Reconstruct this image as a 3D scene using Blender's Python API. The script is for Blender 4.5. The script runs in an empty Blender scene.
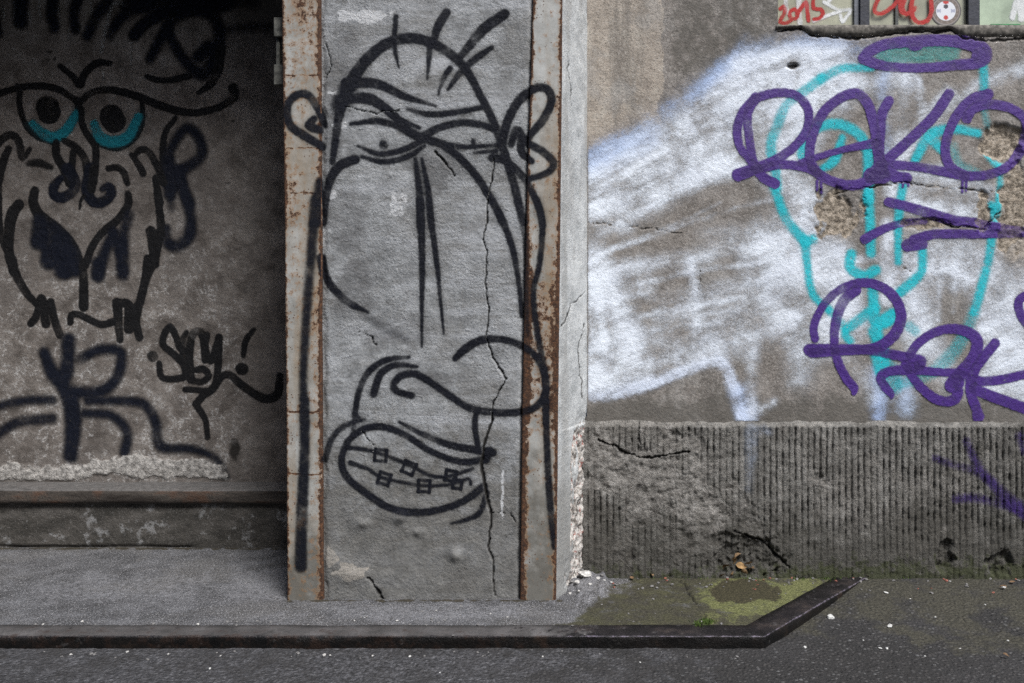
import bpy, math, random
import numpy as np

R = math.radians
random.seed(7)
rng = np.random.default_rng(11)
scene = bpy.context.scene
COL = scene.collection

# ------------------------------------------------------------------ camera figures
H, F, CX, HY = 1.2, 800.0, 600.0, 320.0
D_P = F * H / 280.0        # pillar face
D_D = F * H / 258.0        # ribbed plinth face
D_U = D_D + 0.032           # upper plaster
D_B = F * H / 228.0        # plinth of the recessed bay
D_L = 4.40                 # back wall of the bay

def wx(px, D): return (px - CX) * D / F
def wz(py, D): return H - (py - HY) * D / F
def gpt(px, py, z=0.0):
    D = F * (H - z) / (py - HY)
    return ((px - CX) * D / F, D)

# ------------------------------------------------------------------ noise in numpy
def _hash(ix, iy, seed):
    h = (ix.astype(np.int64) * 374761393 + iy.astype(np.int64) * 668265263 + seed * 974634777) & 0xFFFFFFFF
    h = ((h ^ (h >> 13)) * 1274126177) & 0xFFFFFFFF
    h = h ^ (h >> 16)
    return (h & 0xFFFFFF) / float(0xFFFFFF)
def vnoise(x, y, seed=0):
    x = np.asarray(x, float); y = np.asarray(y, float)
    ix = np.floor(x); iy = np.floor(y); fx = x - ix; fy = y - iy
    def g(ox, oy):
        a = _hash(ix + ox, iy + oy, seed) * 2 * np.pi
        return np.cos(a) * (fx - ox) + np.sin(a) * (fy - oy)
    u = fx * fx * fx * (fx * (fx * 6 - 15) + 10); v = fy * fy * fy * (fy * (fy * 6 - 15) + 10)
    a = g(0, 0) * (1 - u) + g(1, 0) * u
    b = g(0, 1) * (1 - u) + g(1, 1) * u
    return (a * (1 - v) + b * v) * 1.4
def fbm(x, y, f=1.0, o=4, seed=0, gain=0.5):
    s = 0; a = 1.0; t = 0
    for k in range(o):
        s = s + a * vnoise(np.asarray(x) * f, np.asarray(y) * f, seed + k * 17); t += a
        a *= gain; f *= 2.03
    return s / t
def sst(a, b, x):
    t = np.clip((np.asarray(x, float) - a) / (b - a), 0, 1)
    return t * t * (3 - 2 * t)

# ------------------------------------------------------------------ mesh helpers
def mesh_np(name, V, Q, mat, parent=None, attrs=None, smooth=True):
    V = np.asarray(V, np.float32); Q = np.asarray(Q, np.int32)
    me = bpy.data.meshes.new(name)
    n = Q.shape[1]
    me.vertices.add(len(V)); me.vertices.foreach_set('co', V.ravel())
    me.loops.add(Q.size); me.loops.foreach_set('vertex_index', Q.ravel())
    me.polygons.add(len(Q)); me.polygons.foreach_set('loop_start', np.arange(0, Q.size, n, dtype=np.int32))
    me.update(calc_edges=True)
    if smooth: me.polygons.foreach_set('use_smooth', np.ones(len(Q), bool))
    for k, a in (attrs or {}).items():
        a = np.asarray(a, np.float32)
        if a.ndim == 2:
            at = me.attributes.new(k, 'FLOAT_COLOR', 'POINT')
            at.data.foreach_set('color', np.concatenate([a, np.ones((len(a), 1), np.float32)], 1).ravel())
        else:
            at = me.attributes.new(k, 'FLOAT', 'POINT'); at.data.foreach_set('value', a.ravel())
    me.materials.append(mat)
    o = bpy.data.objects.new(name, me); COL.objects.link(o)
    if parent is not None: adopt(o, parent)
    return o
def adopt(o, parent):
    o.parent = parent
    base = parent
    off = [0, 0, 0]
    while base is not None:
        for i in range(3): off[i] -= base.location[i]
        base = base.parent
    o.location = off
def grid_quads(nu, nv, keep=None, flip=False):
    i = np.arange(nu - 1)[:, None]; j = np.arange(nv - 1)[None, :]
    a = i * nv + j
    q = np.stack([a, a + nv, a + nv + 1, a + 1], -1)
    if flip: q = q[..., ::-1]
    if keep is not None: return q[keep]
    return q.reshape(-1, 4)
def compact(V, Q, attrs):
    u, inv = np.unique(Q, return_inverse=True)
    return V[u], inv.reshape(Q.shape), {k: a[u] for k, a in attrs.items()}
def poly_mesh(name, verts, faces, mat, parent=None, smooth=False, bevel=0.0):
    me = bpy.data.meshes.new(name); me.from_pydata([tuple(v) for v in verts], [], faces); me.update()
    me.materials.append(mat)
    o = bpy.data.objects.new(name, me); COL.objects.link(o)
    if smooth:
        for p in me.polygons: p.use_smooth = True
    if bevel:
        b = o.modifiers.new('bevel', 'BEVEL'); b.width = bevel; b.segments = 2; b.limit_method = 'ANGLE'
    if parent is not None: adopt(o, parent)
    return o
def boxes(name, bl, mat, parent=None, bevel=0.0):
    V = []; Fc = []
    for (x0, x1, y0, y1, z0, z1) in bl:
        b = len(V)
        V += [(x0, y0, z0), (x1, y0, z0), (x1, y1, z0), (x0, y1, z0), (x0, y0, z1), (x1, y0, z1), (x1, y1, z1), (x0, y1, z1)]
        Fc += [tuple(b + i for i in f) for f in ((0, 3, 2, 1), (4, 5, 6, 7), (0, 1, 5, 4), (1, 2, 6, 5), (2, 3, 7, 6), (3, 0, 4, 7))]
    return poly_mesh(name, V, Fc, mat, parent, False, bevel)
def thing(name, label, cat, loc=(0, 0, 0), group=None):
    o = bpy.data.objects.new(name, None); COL.objects.link(o); o.location = loc; o.empty_display_size = .1
    o['label'] = label; o['category'] = cat; o['kind'] = 'thing'
    if group: o['group'] = group
    return o

# ------------------------------------------------------------------ node helper
class M:
    def __init__(s, name):
        s.m = bpy.data.materials.new(name); s.m.use_nodes = True
        s.t = s.m.node_tree; s.t.nodes.clear()
        s.out = s.t.nodes.new('ShaderNodeOutputMaterial')
        s.b = s.t.nodes.new('ShaderNodeBsdfPrincipled')
        s.t.links.new(s.b.outputs[0], s.out.inputs[0])
        s.geo = s.t.nodes.new('ShaderNodeNewGeometry')
        s.pos = s.geo.outputs['Position']
    def put(s, v, inp):
        if isinstance(v, bpy.types.NodeSocket): s.t.links.new(v, inp)
        elif isinstance(v, (tuple, list)) and len(v) == 3 and inp.type == 'RGBA': inp.default_value = (*v, 1)
        else: inp.default_value = v
    def obj_coords(s):
        n = s.t.nodes.new('ShaderNodeTexCoord'); s.pos = n.outputs['Object']; return s
    def vec(s, sc=(1, 1, 1), off=(0, 0, 0)):
        n = s.t.nodes.new('ShaderNodeMapping'); n.inputs['Scale'].default_value = sc; n.inputs['Location'].default_value = off
        s.put(s.pos, n.inputs['Vector']); return n.outputs[0]
    def noise(s, scale, detail=4, rough=.55, vec=None, dist=0.0):
        n = s.t.nodes.new('ShaderNodeTexNoise')
        s.put(vec if vec is not None else s.pos, n.inputs['Vector'])
        n.inputs['Scale'].default_value = scale; n.inputs['Detail'].default_value = min(detail, 6)
        n.inputs['Roughness'].default_value = rough; n.inputs['Distortion'].default_value = dist
        r = s.t.nodes.new('ShaderNodeMapRange'); r.clamp = True
        r.inputs[1].default_value = .22; r.inputs[2].default_value = .78
        s.t.links.new(n.outputs['Fac'], r.inputs[0])
        return r.outputs[0]
    def voro(s, scale, feature='F1', vec=None, out='Distance', rnd=1.0):
        n = s.t.nodes.new('ShaderNodeTexVoronoi'); n.feature = feature
        s.put(vec if vec is not None else s.pos, n.inputs['Vector'])
        n.inputs['Scale'].default_value = scale; n.inputs['Randomness'].default_value = rnd
        return n.outputs[out]
    def rng(s, f, a, b, c=0.0, d=1.0, smooth=False):
        n = s.t.nodes.new('ShaderNodeMapRange'); n.clamp = True
        if smooth: n.interpolation_type = 'SMOOTHSTEP'
        s.put(f, n.inputs[0])
        for i, v in enumerate((a, b, c, d)): n.inputs[i + 1].default_value = v
        return n.outputs[0]
    def math(s, op, a, b=0.0):
        n = s.t.nodes.new('ShaderNodeMath'); n.operation = op; s.put(a, n.inputs[0]); s.put(b, n.inputs[1]); return n.outputs[0]
    def mix(s, f, a, b, blend='MIX'):
        n = s.t.nodes.new('ShaderNodeMix'); n.data_type = 'RGBA'; n.blend_type = blend
        s.put(f, n.inputs[0]); s.put(a, n.inputs[6]); s.put(b, n.inputs[7]); return n.outputs[2]
    def ramp(s, f, stops):
        n = s.t.nodes.new('ShaderNodeValToRGB'); s.put(f, n.inputs[0]); e = n.color_ramp.elements
        while len(e) < len(stops): e.new(.5)
        for i, (p, c) in enumerate(stops):
            e[i].position = p; e[i].color = (*c, 1) if len(c) == 3 else c
        return n.outputs[0]
    def attr(s, name):
        n = s.t.nodes.new('ShaderNodeAttribute'); n.attribute_name = name; return n.outputs['Fac']
    def acol(s, name):
        n = s.t.nodes.new('ShaderNodeAttribute'); n.attribute_name = name; return n.outputs['Color']
    def amask(s, name, scale=30, k=.8, w=.12, detail=6, vec=None):
        """attribute 0..1 broken up by noise and sharpened round 0.5"""
        nz = s.noise(scale, detail, .65, vec)
        a = s.attr(name)
        edge = s.rng(a, .0, .12)
        f = s.math('ADD', a, s.math('MULTIPLY', s.math('MULTIPLY', s.math('SUBTRACT', nz, .5), k * 1.25), edge))
        return s.rng(f, .5 - w, .5 + w, smooth=True)
    def bump(s, h, strength=.6, dist=.004, normal=None):
        n = s.t.nodes.new('ShaderNodeBump'); n.inputs['Strength'].default_value = strength; n.inputs['Distance'].default_value = dist
        s.put(h, n.inputs['Height'])
        if normal is not None: s.put(normal, n.inputs['Normal'])
        return n.outputs[0]
    def fin(s, color, rough=.9, normal=None, spec=.25, metal=0.0, alpha=None):
        s.put(color, s.b.inputs['Base Color']); s.put(rough, s.b.inputs['Roughness'])
        s.b.inputs['Specular IOR Level'].default_value = spec; s.put(metal, s.b.inputs['Metallic'])
        if normal is not None: s.put(normal, s.b.inputs['Normal'])
        if alpha is not None: s.put(alpha, s.b.inputs['Alpha'])
        return s.m

def wall_height(m, kind):
    """shared relief of a wall and of the paint lying on it"""
    if kind == 'plaster':
        h = m.math('ADD', m.math('MULTIPLY', m.noise(45, 8, .68), 1.0), m.math('MULTIPLY', m.noise(260, 3, .6), .35))
        pits = m.rng(m.voro(70), .05, .16)
        return m.math('ADD', h, m.math('MULTIPLY', pits, .10)), .55, .007
    if kind == 'pillar':
        h = m.math('ADD', m.math('MULTIPLY', m.noise(105, 5, .72), m.rng(m.noise(4.5, 4, .6), .25, .75, .25, 1.25)), m.math('MULTIPLY', m.noise(22, 6, .62), .45))
        h = m.math('ADD', h, m.math('MULTIPLY', m.rng(m.noise(34, 5, .6), .66, .86), .5))
        return m.math('ADD', h, m.math('MULTIPLY', m.rng(m.voro(45),   .03, .14), .10)), .55, .008
    if kind == 'bay':
        h = m.math('ADD', m.noise(38, 8, .66), m.math('MULTIPLY', m.noise(220, 3, .6), .4))
        return h, .6, .006
    if kind == 'dado':
        h = m.math('ADD', m.noise(75, 8, .72), m.math('MULTIPLY', m.noise(300, 3, .6), .5))
        return h, .9, .008
    if kind == 'steel':
        return m.noise(120, 6, .6), .3, .003

# ------------------------------------------------------------------ materials
def mat_plaster():
    m = M('old wall plaster')
    big = m.noise(3.2, 8, .62); mid = m.noise(14, 8, .68); fine = m.noise(120, 5, .7)
    stk = m.noise(9, 6, .6, m.vec((1, 1, .12)))
    c = m.ramp(mid, [(.22, (.145, .130, .117)), (.5, (.225, .205, .187)), (.8, (.315, .293, .272))])
    pale = m.ramp(mid, [(.25, (.27, .235, .20)), (.55, (.37, .325, .275)), (.8, (.44, .40, .345))])
    c = m.mix(m.amask('pale', 22, .6, .05), c, pale)
    c = m.mix(m.rng(stk, .52, .72, 0, .55), c, (.14, .13, .118))
    c = m.mix(m.rng(big, .56, .7, 0, .5), c, (.33, .32, .305))
    c = m.mix(m.rng(fine, .60, .74, 0, .55), c, (.44, .42, .39))
    c = m.mix(m.rng(fine, .42, .22, 0, .65), c, (.075, .068, .06))
    c = m.mix(m.rng(m.noise(230, 3, .6), .70, .85, 0, .6), c, (.50, .48, .45))
    dk = m.amask('dirt', 16, 1.0, .3)
    c = m.mix(m.math('MULTIPLY', dk, .75), c, (.105, .098, .086))
    raw = m.amask('raw', 50, .35, .12)
    rc = m.ramp(m.noise(38, 8, .7), [(.3, (.12, .10, .08)), (.5, (.30, .255, .20)), (.68, (.46, .40, .33))])
    c = m.mix(raw, c, rc)
    c = m.mix(m.attr('crack'), c, (.018, .016, .014))
    h, st, di = wall_height(m, 'plaster')
    h = m.math('ADD', h, m.math('MULTIPLY', m.math('MULTIPLY', raw, m.noise(55, 8, .75)), 2.2))
    h = m.math('SUBTRACT', h, m.math('MULTIPLY', m.attr('crack'), .8))
    return m.fin(c, .92, m.bump(h, st, di))

def mat_dado():
    m = M('ribbed cement render')
    mid = m.noise(11, 9, .68); fine = m.noise(160, 5, .7); lo = m.noise(2.6, 5, .6)
    c = m.ramp(mid, [(.2, (.115, .111, .102)), (.5, (.225, .218, .202)), (.8, (.37, .358, .335))])
    c = m.mix(m.rng(lo, .5, .68, 0, .55), c, (.22, .205, .185))
    c = m.mix(m.rng(fine, .60, .72, 0, .7), c, (.34, .32, .29))
    c = m.mix(m.rng(fine, .43, .30, 0, .8), c, (.03, .027, .024))
    raw = m.amask('raw', 26, .5, .2)
    rc = m.ramp(m.noise(34, 9, .75), [(.2, (.11, .102, .093)), (.45, (.27, .255, .235)), (.8, (.50, .48, .45))])
    c = m.mix(m.math('MULTIPLY', raw, .85), c, rc)
    c = m.mix(m.math('MULTIPLY', m.amask('lip', 45, 1.6, .3), .6), c, (.36, .345, .315))
    wet = m.amask('wet', 14, .9, .35)
    c = m.mix(m.rng(m.noise(14, 5, .65, m.vec((1, 1, .10))), .55, .85, 0, .6), c, (.05, .046, .041))
    c = m.mix(m.rng(m.noise(17, 5, .65, m.vec((1, 1, .12), (3, 0, 1))), .6, .85, 0, .5), c, (.33, .315, .29))
    c = m.mix(m.math('MULTIPLY', wet, .68), c, (.052, .049, .040))
    c = m.mix(m.math('MULTIPLY', m.attr('groove'), .55), c, (.026, .024, .021))
    moss = m.amask('moss', 30, 1.0, .2)
    c = m.mix(m.math('MULTIPLY', moss, .7), c, (.052, .062, .022))
    c = m.mix(m.attr('crack'), c, (.012, .011, .01))
    h, st, di = wall_height(m, 'dado')
    h = m.math('ADD', h, m.math('MULTIPLY', m.math('MULTIPLY', raw, m.noise(40, 9, .75)), 2.0))
    return m.fin(c, .9, m.bump(h, st, di))

def mat_pillar():
    m = M('pillar concrete')
    mid = m.noise(9, 9, .66); big = m.noise(2.4, 6, .6); fine = m.noise(150, 5, .68)
    hz = m.noise(8, 6, .6, m.vec((.25, 1, 2.2)))
    c = m.ramp(mid, [(.2, (.165, .170, .173)), (.5, (.280, .290, .297)), (.8, (.40, .413, .424))])
    c = m.mix(m.rng(big, .50, .68, 0, .6), c, (.19, .188, .182))
    c = m.mix(m.rng(hz, .50, .80, 0, .75), c, (.40, .415, .435))
    c = m.mix(m.rng(m.noise(11, 6, .66, m.vec((.3, 1, 1.6), (4, 0, 2))), .58, .85, 0, .6), c, (.16, .158, .15))
    c = m.mix(m.rng(m.noise(24, 8, .7), .58, .68, 0, .35), c, (.145, .14, .13))
    c = m.mix(m.rng(fine, .60, .75, 0, .4), c, (.46, .46, .46))
    c = m.mix(m.rng(fine, .42, .28, 0, .45), c, (.09, .088, .085))
    d = m.amask('dirt', 12, .8, .4)
    c = m.mix(m.math('MULTIPLY', d, .72), c, m.ramp(m.noise(20, 8, .7), [(.2, (.070, .066, .058)), (.8, (.165, .158, .142))]))
    c = m.mix(m.math('MULTIPLY', m.amask('smear', 14, .8, .45), .62), c, (.10, .098, .098))
    c = m.mix(m.math('MULTIPLY', m.amask('white', 38, .9, .15), .85), c, (.56, .57, .58))
    c = m.mix(m.amask('raw', 40, .5, .15), c, (.30, .28, .25))
    c = m.mix(m.attr('crack'), c, (.012, .011, .010))
    h, st, di = wall_height(m, 'pillar')
    return m.fin(c, .88, m.bump(h, st, di))

def mat_return():
    m = M('flaking lime plaster')
    mid = m.noise(12, 8, .66); fine = m.noise(140, 5, .68)
    c = m.ramp(mid, [(.2, (.36, .375, .375)), (.5, (.49, .505, .505)), (.8, (.58, .595, .59))])
    c = m.mix(m.rng(m.noise(7, 6, .6, m.vec((1, 1, .2))), .5, .7, 0, .5), c, (.27, .265, .25))
    d = m.amask('dirt', 12, .8, .4)
    c = m.mix(m.math('MULTIPLY', d, .6), c, (.19, .185, .172))
    c = m.mix(m.rng(fine, .42, .3, 0, .5), c, (.12, .115, .11))
    raw = m.amask('raw', 32, .6, .06)
    bn = m.noise(30, 8, .7)
    rc = m.ramp(bn, [(.30, (.11, .095, .085)), (.44, (.33, .30, .27)), (.56, (.58, .56, .53)), (.64, (.40, .37, .34)), (.74, (.30, .12, .10))])
    c = m.mix(raw, c, rc)
    c = m.mix(m.attr('crack'), c, (.02, .018, .016))
    h, st, di = wall_height(m, 'pillar')
    h = m.math('SUBTRACT', h, m.math('MULTIPLY', raw, m.math('ADD', .4, m.math('MULTIPLY', bn, 2.4))))
    return m.fin(c, .9, m.bump(h, .42, .010))

def mat_bay():
    m = M('soiled bay concrete')
    mid = m.noise(8, 9, .66); big = m.noise(2.0, 6, .6); fine = m.noise(130, 5, .7)
    c = m.ramp(mid, [(.2, (.095, .083, .074)), (.5, (.175, .156, .141)), (.8, (.255, .232, .212))])
    c = m.mix(m.rng(big, .5, .7, 0, .5), c, (.12, .108, .10))
    c = m.mix(m.rng(fine, .42, .28, 0, .5), c, (.05, .036, .033))
    eff = m.math('MULTIPLY', m.rng(m.noise(16, 9, .74, None, .5), .50, .66), m.attr('eff'))
    eff = m.math('MULTIPLY', eff, m.rng(m.noise(70, 6, .7), .42, .62))
    c = m.mix(m.math('MULTIPLY', eff, .75), c, (.46, .45, .44))
    pale = m.amask('pale', 20, 1.5, .25)
    c = m.mix(pale, c, m.ramp(m.noise(36, 8, .72), [(.3, (.17, .16, .15)), (.5, (.35, .335, .315)), (.7, (.50, .48, .455))]))
    c = m.mix(m.attr('crack'), c, (.016, .014, .012))
    h, st, di = wall_height(m, 'bay')
    h = m.math('ADD', h, m.math('MULTIPLY', m.math('MULTIPLY', pale, m.noise(36, 8, .72)), 2.0))
    return m.fin(c, .9, m.bump(h, st, di))

def mat_plinth():
    m = M('grimy plinth concrete')
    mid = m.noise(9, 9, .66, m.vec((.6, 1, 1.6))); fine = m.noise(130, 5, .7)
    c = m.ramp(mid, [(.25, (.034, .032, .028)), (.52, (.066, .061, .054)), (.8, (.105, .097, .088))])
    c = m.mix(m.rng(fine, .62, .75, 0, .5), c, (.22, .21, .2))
    c = m.mix(m.rng(m.noise(8, 8, .7), .62, .72, 0, .6), c, (.30, .30, .30))
    h = m.math('ADD', m.noise(40, 8, .66), m.math('MULTIPLY', m.noise(200, 3), .4))
    return m.fin(c, .9, m.bump(h, .7, .006))

def mat_steel_paint():
    m = M('rusting painted steel')
    mid = m.noise(10, 7, .62); fine = m.noise(90, 6, .7)
    c = m.ramp(mid, [(.2, (.24, .238, .222)), (.5, (.345, .347, .33)), (.8, (.43, .435, .42))])
    c = m.mix(m.rng(m.noise(6, 7, .65, m.vec((1, 1, .16))), .42, .8, 0, .75), c, (.25, .185, .115))
    d = m.amask('dirt', 12, .8, .4)
    c = m.mix(m.math('MULTIPLY', d, .85), c, (.105, .098, .082))
    rm = m.math('ADD', m.attr('rust'), m.math('MULTIPLY', m.math('SUBTRACT', m.noise(30, 6, .74), .5), 1.35))
    rm = m.math('ADD', rm, m.math('MULTIPLY', m.math('SUBTRACT', m.noise(6, 4, .6), .5), .45))
    rm = m.math('ADD', rm, m.math('MULTIPLY', m.math('SUBTRACT', m.noise(42, 5, .65, m.vec((1, 1, .09))), .5), .38))
    halo = m.rng(rm, .22, .58, smooth=True); core = m.rng(rm, .52, .64, smooth=True)
    c = m.mix(m.math('MULTIPLY', halo, .68), c, (.28, .155, .070))
    rc = m.ramp(m.noise(75, 7, .72), [(.2, (.025, .015, .011)), (.5, (.065, .032, .018)), (.8, (.155, .070, .032))])
    c = m.mix(core, c, rc)
    sp = m.rng(m.voro(70), .26, .12)
    c = m.mix(m.math('MULTIPLY', sp, m.rng(m.noise(14, 4), .50, .62)), c, (.085, .042, .024))
    h = m.math('ADD', m.math('MULTIPLY', core, m.math('SUBTRACT', m.noise(130, 6, .7), .8)), m.math('MULTIPLY', m.noise(30, 5), .35))
    return m.fin(c, m.rng(core, 0, 1, .55, .9), m.bump(h, .6, .004), .4)

def mat_rusty_ledge():
    m = M('rusty ledge steel')
    n = m.noise(7, 9, .68, m.vec((.5, 1, 2.4))); fine = m.noise(110, 6, .72)
    c = m.ramp(n, [(.25, (.022, .017, .014)), (.48, (.05, .043, .037)), (.62, (.075, .062, .052)), (.8, (.075, .040, .025))])
    c = m.mix(m.rng(fine, .42, .3, 0, .7), c, (.018, .014, .012))
    c = m.mix(m.rng(m.noise(5, 5, .6), .56, .75, 0, .6), c, (.085, .042, .024))
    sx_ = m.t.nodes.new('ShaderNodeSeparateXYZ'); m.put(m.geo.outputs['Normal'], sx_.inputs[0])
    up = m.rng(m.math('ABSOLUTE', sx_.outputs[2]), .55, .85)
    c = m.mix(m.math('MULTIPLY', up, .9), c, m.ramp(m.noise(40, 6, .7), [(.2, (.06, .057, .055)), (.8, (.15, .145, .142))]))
    return m.fin(c, .8, m.bump(m.noise(90, 8, .7), .7, .005), .3, 0.0)

def mat_kerb():
    m = M('worn kerb steel')
    n = m.noise(10, 9, .68); fine = m.noise(150, 6, .72)
    dark = m.ramp(n, [(.25, (.010, .009, .010)), (.55, (.022, .019, .021)), (.85, (.065, .052, .048))])
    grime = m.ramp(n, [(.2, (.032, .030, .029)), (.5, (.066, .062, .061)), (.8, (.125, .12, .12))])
    dark = m.mix(m.attr('face'), dark, m.ramp(n, [(.25, (.004, .004, .004)), (.6, (.011, .009, .008)), (.9, (.04, .026, .018))]))  # front face blackened in colour so it looks less lit than the top
    g = m.amask('grime', 24, 1.1, .2)
    c = m.mix(g, dark, grime)
    c = m.mix(m.math('MULTIPLY', m.amask('rust', 20, 1.0, .2), .8), c, (.026, .015, .011))
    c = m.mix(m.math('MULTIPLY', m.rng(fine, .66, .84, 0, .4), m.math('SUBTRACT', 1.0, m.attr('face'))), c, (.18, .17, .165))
    c = m.mix(m.math('MULTIPLY', m.amask('edge', 40, .8, .2), .55), c, (.22, .19, .25))  # pale purple line: the edge's lit sheen painted into the colour
    return m.fin(c, m.rng(g, 0, 1, .42, .85), m.bump(m.math('ADD', m.noise(60, 8, .7), m.math('MULTIPLY', fine, .5)), .6, .005), .4, m.rng(g, 0, 1, .35, 0))

def mat_slab():
    m = M('gritty pavement concrete')
    mid = m.noise(7, 9, .66); fine = m.noise(170, 5, .7); big = m.noise(2.2, 6, .6)
    c = m.ramp(mid, [(.2, (.040, .040, .042)), (.5, (.088, .088, .093)), (.8, (.160, .161, .171))])
    c = m.mix(m.rng(big, .48, .68, 0, .55), c, (.115, .11, .105))
    c = m.mix(m.rng(fine, .58, .72, 0, .75), c, (.45, .45, .46))
    c = m.mix(m.rng(fine, .45, .33, 0, .8), c, (.05, .048, .047))
    pal = m.amask('pale', 34, 1.7, .4)
    c = m.mix(m.math('MULTIPLY', pal, .5), c, m.ramp(m.noise(120, 5, .72), [(.3, (.12, .12, .125)), (.55, (.26, .26, .275)), (.8, (.46, .46, .48))]))
    v = m.voro(95, out='Color')
    c = m.mix(m.math('MULTIPLY', m.rng(m.voro(85), .30, .18), m.rng(m.noise(60, 3), .52, .6)), c, (.06, .058, .058))
    pit = m.noise(66, 5, .78)
    c = m.mix(m.rng(pit, .36, .22, 0, .85), c, (.018, .017, .017))
    c = m.mix(m.rng(pit, .66, .84, 0, .6), c, (.34, .34, .35))
    mo = m.amask('moss', 12, 1.5, .4)
    mc = m.mix(m.rng(m.noise(9, 6, .7), .3, .7), m.ramp(m.noise(75, 6, .78), [(.2, (.012, .011, .008)), (.5, (.036, .032, .021)), (.8, (.10, .092, .066))]), m.ramp(m.noise(85, 6, .78), [(.2, (.020, .020, .009)), (.5, (.060, .058, .026)), (.8, (.125, .12, .065))]))
    c = m.mix(m.math('MULTIPLY', mo, .93), c, mc)
    gr = m.amask('green', 24, 1.6, .45)
    gc = m.ramp(m.noise(90, 7, .7), [(.2, (.050, .056, .018)), (.5, (.135, .143, .052)), (.8, (.25, .255, .12))])
    c = m.mix(m.math('MULTIPLY', gr, .9), c, gc)
    c = m.mix(m.math('MULTIPLY', m.amask('dark', 26, .7, .25), .9), c, m.ramp(m.noise(90, 6, .7), [(.3, (.018, .015, .009)), (.7, (.058, .048, .028))]))
    c = m.mix(m.attr('crack'), c, (.01, .009, .007))
    h = m.math('ADD', m.noise(55, 9, .72), m.math('MULTIPLY', fine, .6))
    h = m.math('ADD', h, m.math('MULTIPLY', m.rng(m.voro(85), .1, .5), -.4))
    return m.fin(c, .82, m.bump(h, .8, .008), .3)

def mat_asphalt():
    m = M('worn asphalt')
    mid = m.noise(5, 8, .64)
    st = m.voro(62); sc = m.voro(62, out='Color')
    sep = m.t.nodes.new('ShaderNodeSeparateColor'); m.put(sc, sep.inputs[0])
    stone = m.ramp(sep.outputs[0], [(.0, (.014, .013, .013)), (.5, (.036, .034, .033)), (.82, (.068, .064, .062)), (.99, (.12, .12, .12))])
    binder = m.ramp(m.noise(110, 6, .7), [(.2, (.010, .010, .010)), (.8, (.040, .038, .037))])
    c = m.mix(m.rng(st, .33, .52), stone, binder)
    lt = m.amask('pale', 9, 1.7, .4)
    c = m.mix(m.math('MULTIPLY', lt, .72), c, m.ramp(m.noise(62, 5, .78), [(.22, (.008, .008, .009)), (.40, (.040, .040, .043)), (.58, (.088, .088, .095)), (.80, (.24, .24, .255))]))
    c = m.mix(m.rng(m.noise(1.7, 5, .6), .45, .7, 0, .5), c, (.045, .043, .044))
    c = m.mix(m.rng(mid, .45, .75, 0, .6), c, (.030, .028, .027))
    mo = m.amask('moss', 5, 2.2, .4)
    c = m.mix(m.math('MULTIPLY', mo, .8), c, m.ramp(m.noise(85, 8, .72), [(.2, (.016, .015, .011)), (.5, (.044, .041, .028)), (.85, (.10, .094, .068))]))
    h = m.math('ADD', m.math('MULTIPLY', m.rng(st, .0, .55), -1.0), m.math('MULTIPLY', m.noise(140, 6, .7), .6))
    h = m.math('MULTIPLY', h, m.rng(mo, 0, 1, 1, .6))
    return m.fin(c, .72, m.bump(h, .9, .009), .4)

def mat_paint(name, kind, wear=.5, rough=.55, streak=False, grain=.5, spec=.35):
    m = M(name)
    a = m.attr('paint')
    g = m.math('MULTIPLY', m.math('SUBTRACT', m.noise(330, 4, .7), .5), grain * 2)
    edge = m.math('MULTIPLY', m.math('MULTIPLY', a, m.math('SUBTRACT', 1.0, a)), 4.0)
    al = m.rng(m.math('ADD', a, m.math('MULTIPLY', g, edge)), .03, .97)
    w = m.rng(m.noise(75, 8, .74), .40 - .1 * wear, .33 - .1 * wear, 0, wear)
    al = m.math('MULTIPLY', al, m.math('SUBTRACT', 1.0, w))
    if streak:
        r1 = m.t.nodes.new('ShaderNodeMapping'); r1.inputs['Rotation'].default_value = (0, R(24), 0); m.put(m.pos, r1.inputs['Vector'])
        r2 = m.t.nodes.new('ShaderNodeMapping'); r2.inputs['Scale'].default_value = (.22, 1, 1.0); m.put(r1.outputs[0], r2.inputs['Vector'])
        s1 = m.rng(m.noise(17, 6, .68, r2.outputs[0]), .12, .60, .52, 1.05)
        s3 = m.rng(m.noise(5, 5, .62), .20, .54, .52, 1.15)
        f = m.math('MULTIPLY', m.math('MULTIPLY', a, .90), m.math('MULTIPLY', s3, s1))
        fl = m.math('ADD', m.math('MULTIPLY', m.math('SUBTRACT', m.noise(150, 5, .75), .5), .85), m.math('MULTIPLY', m.math('SUBTRACT', m.noise(42, 5, .72), .5), .30))
        soft_ = m.math('MULTIPLY', f, .95)
        hard = m.rng(m.math('ADD', f, fl), .28, .80)
        al = m.math('MULTIPLY', m.math('ADD', m.math('MULTIPLY', soft_, .55), m.math('MULTIPLY', hard, .48)), m.rng(f, .0, .30))
        al = m.math('MINIMUM', al, .98)
    else:
        al = m.math('MULTIPLY', al, m.rng(m.noise(30, 5, .65), .1, .5, .80, 1.0))
    c = m.acol('pigment')
    c = m.mix(m.rng(m.noise(9, 6, .6), .4, .7, 0, .22), c, m.mix(1.0, c, (.55, .55, .6), 'MULTIPLY'))
    h, st, di = wall_height(m, kind)
    return m.fin(c, rough, m.bump(h, st * .9, di), spec, 0.0, al)

def mat_simple(name, col, rough=.6, var=.25, scale=30, spec=.4, metal=0.0, obj=False):
    m = M(name)
    if obj: m.obj_coords()
    n = m.noise(scale, 6, .65)
    lo = tuple(c * (1 - var) for c in col); hi = tuple(min(1, c * (1 + var)) for c in col)
    return m.fin(m.ramp(n, [(.3, lo), (.7, hi)]), rough, m.bump(m.noise(scale * 3, 5), .3, .002), spec, metal)

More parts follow.
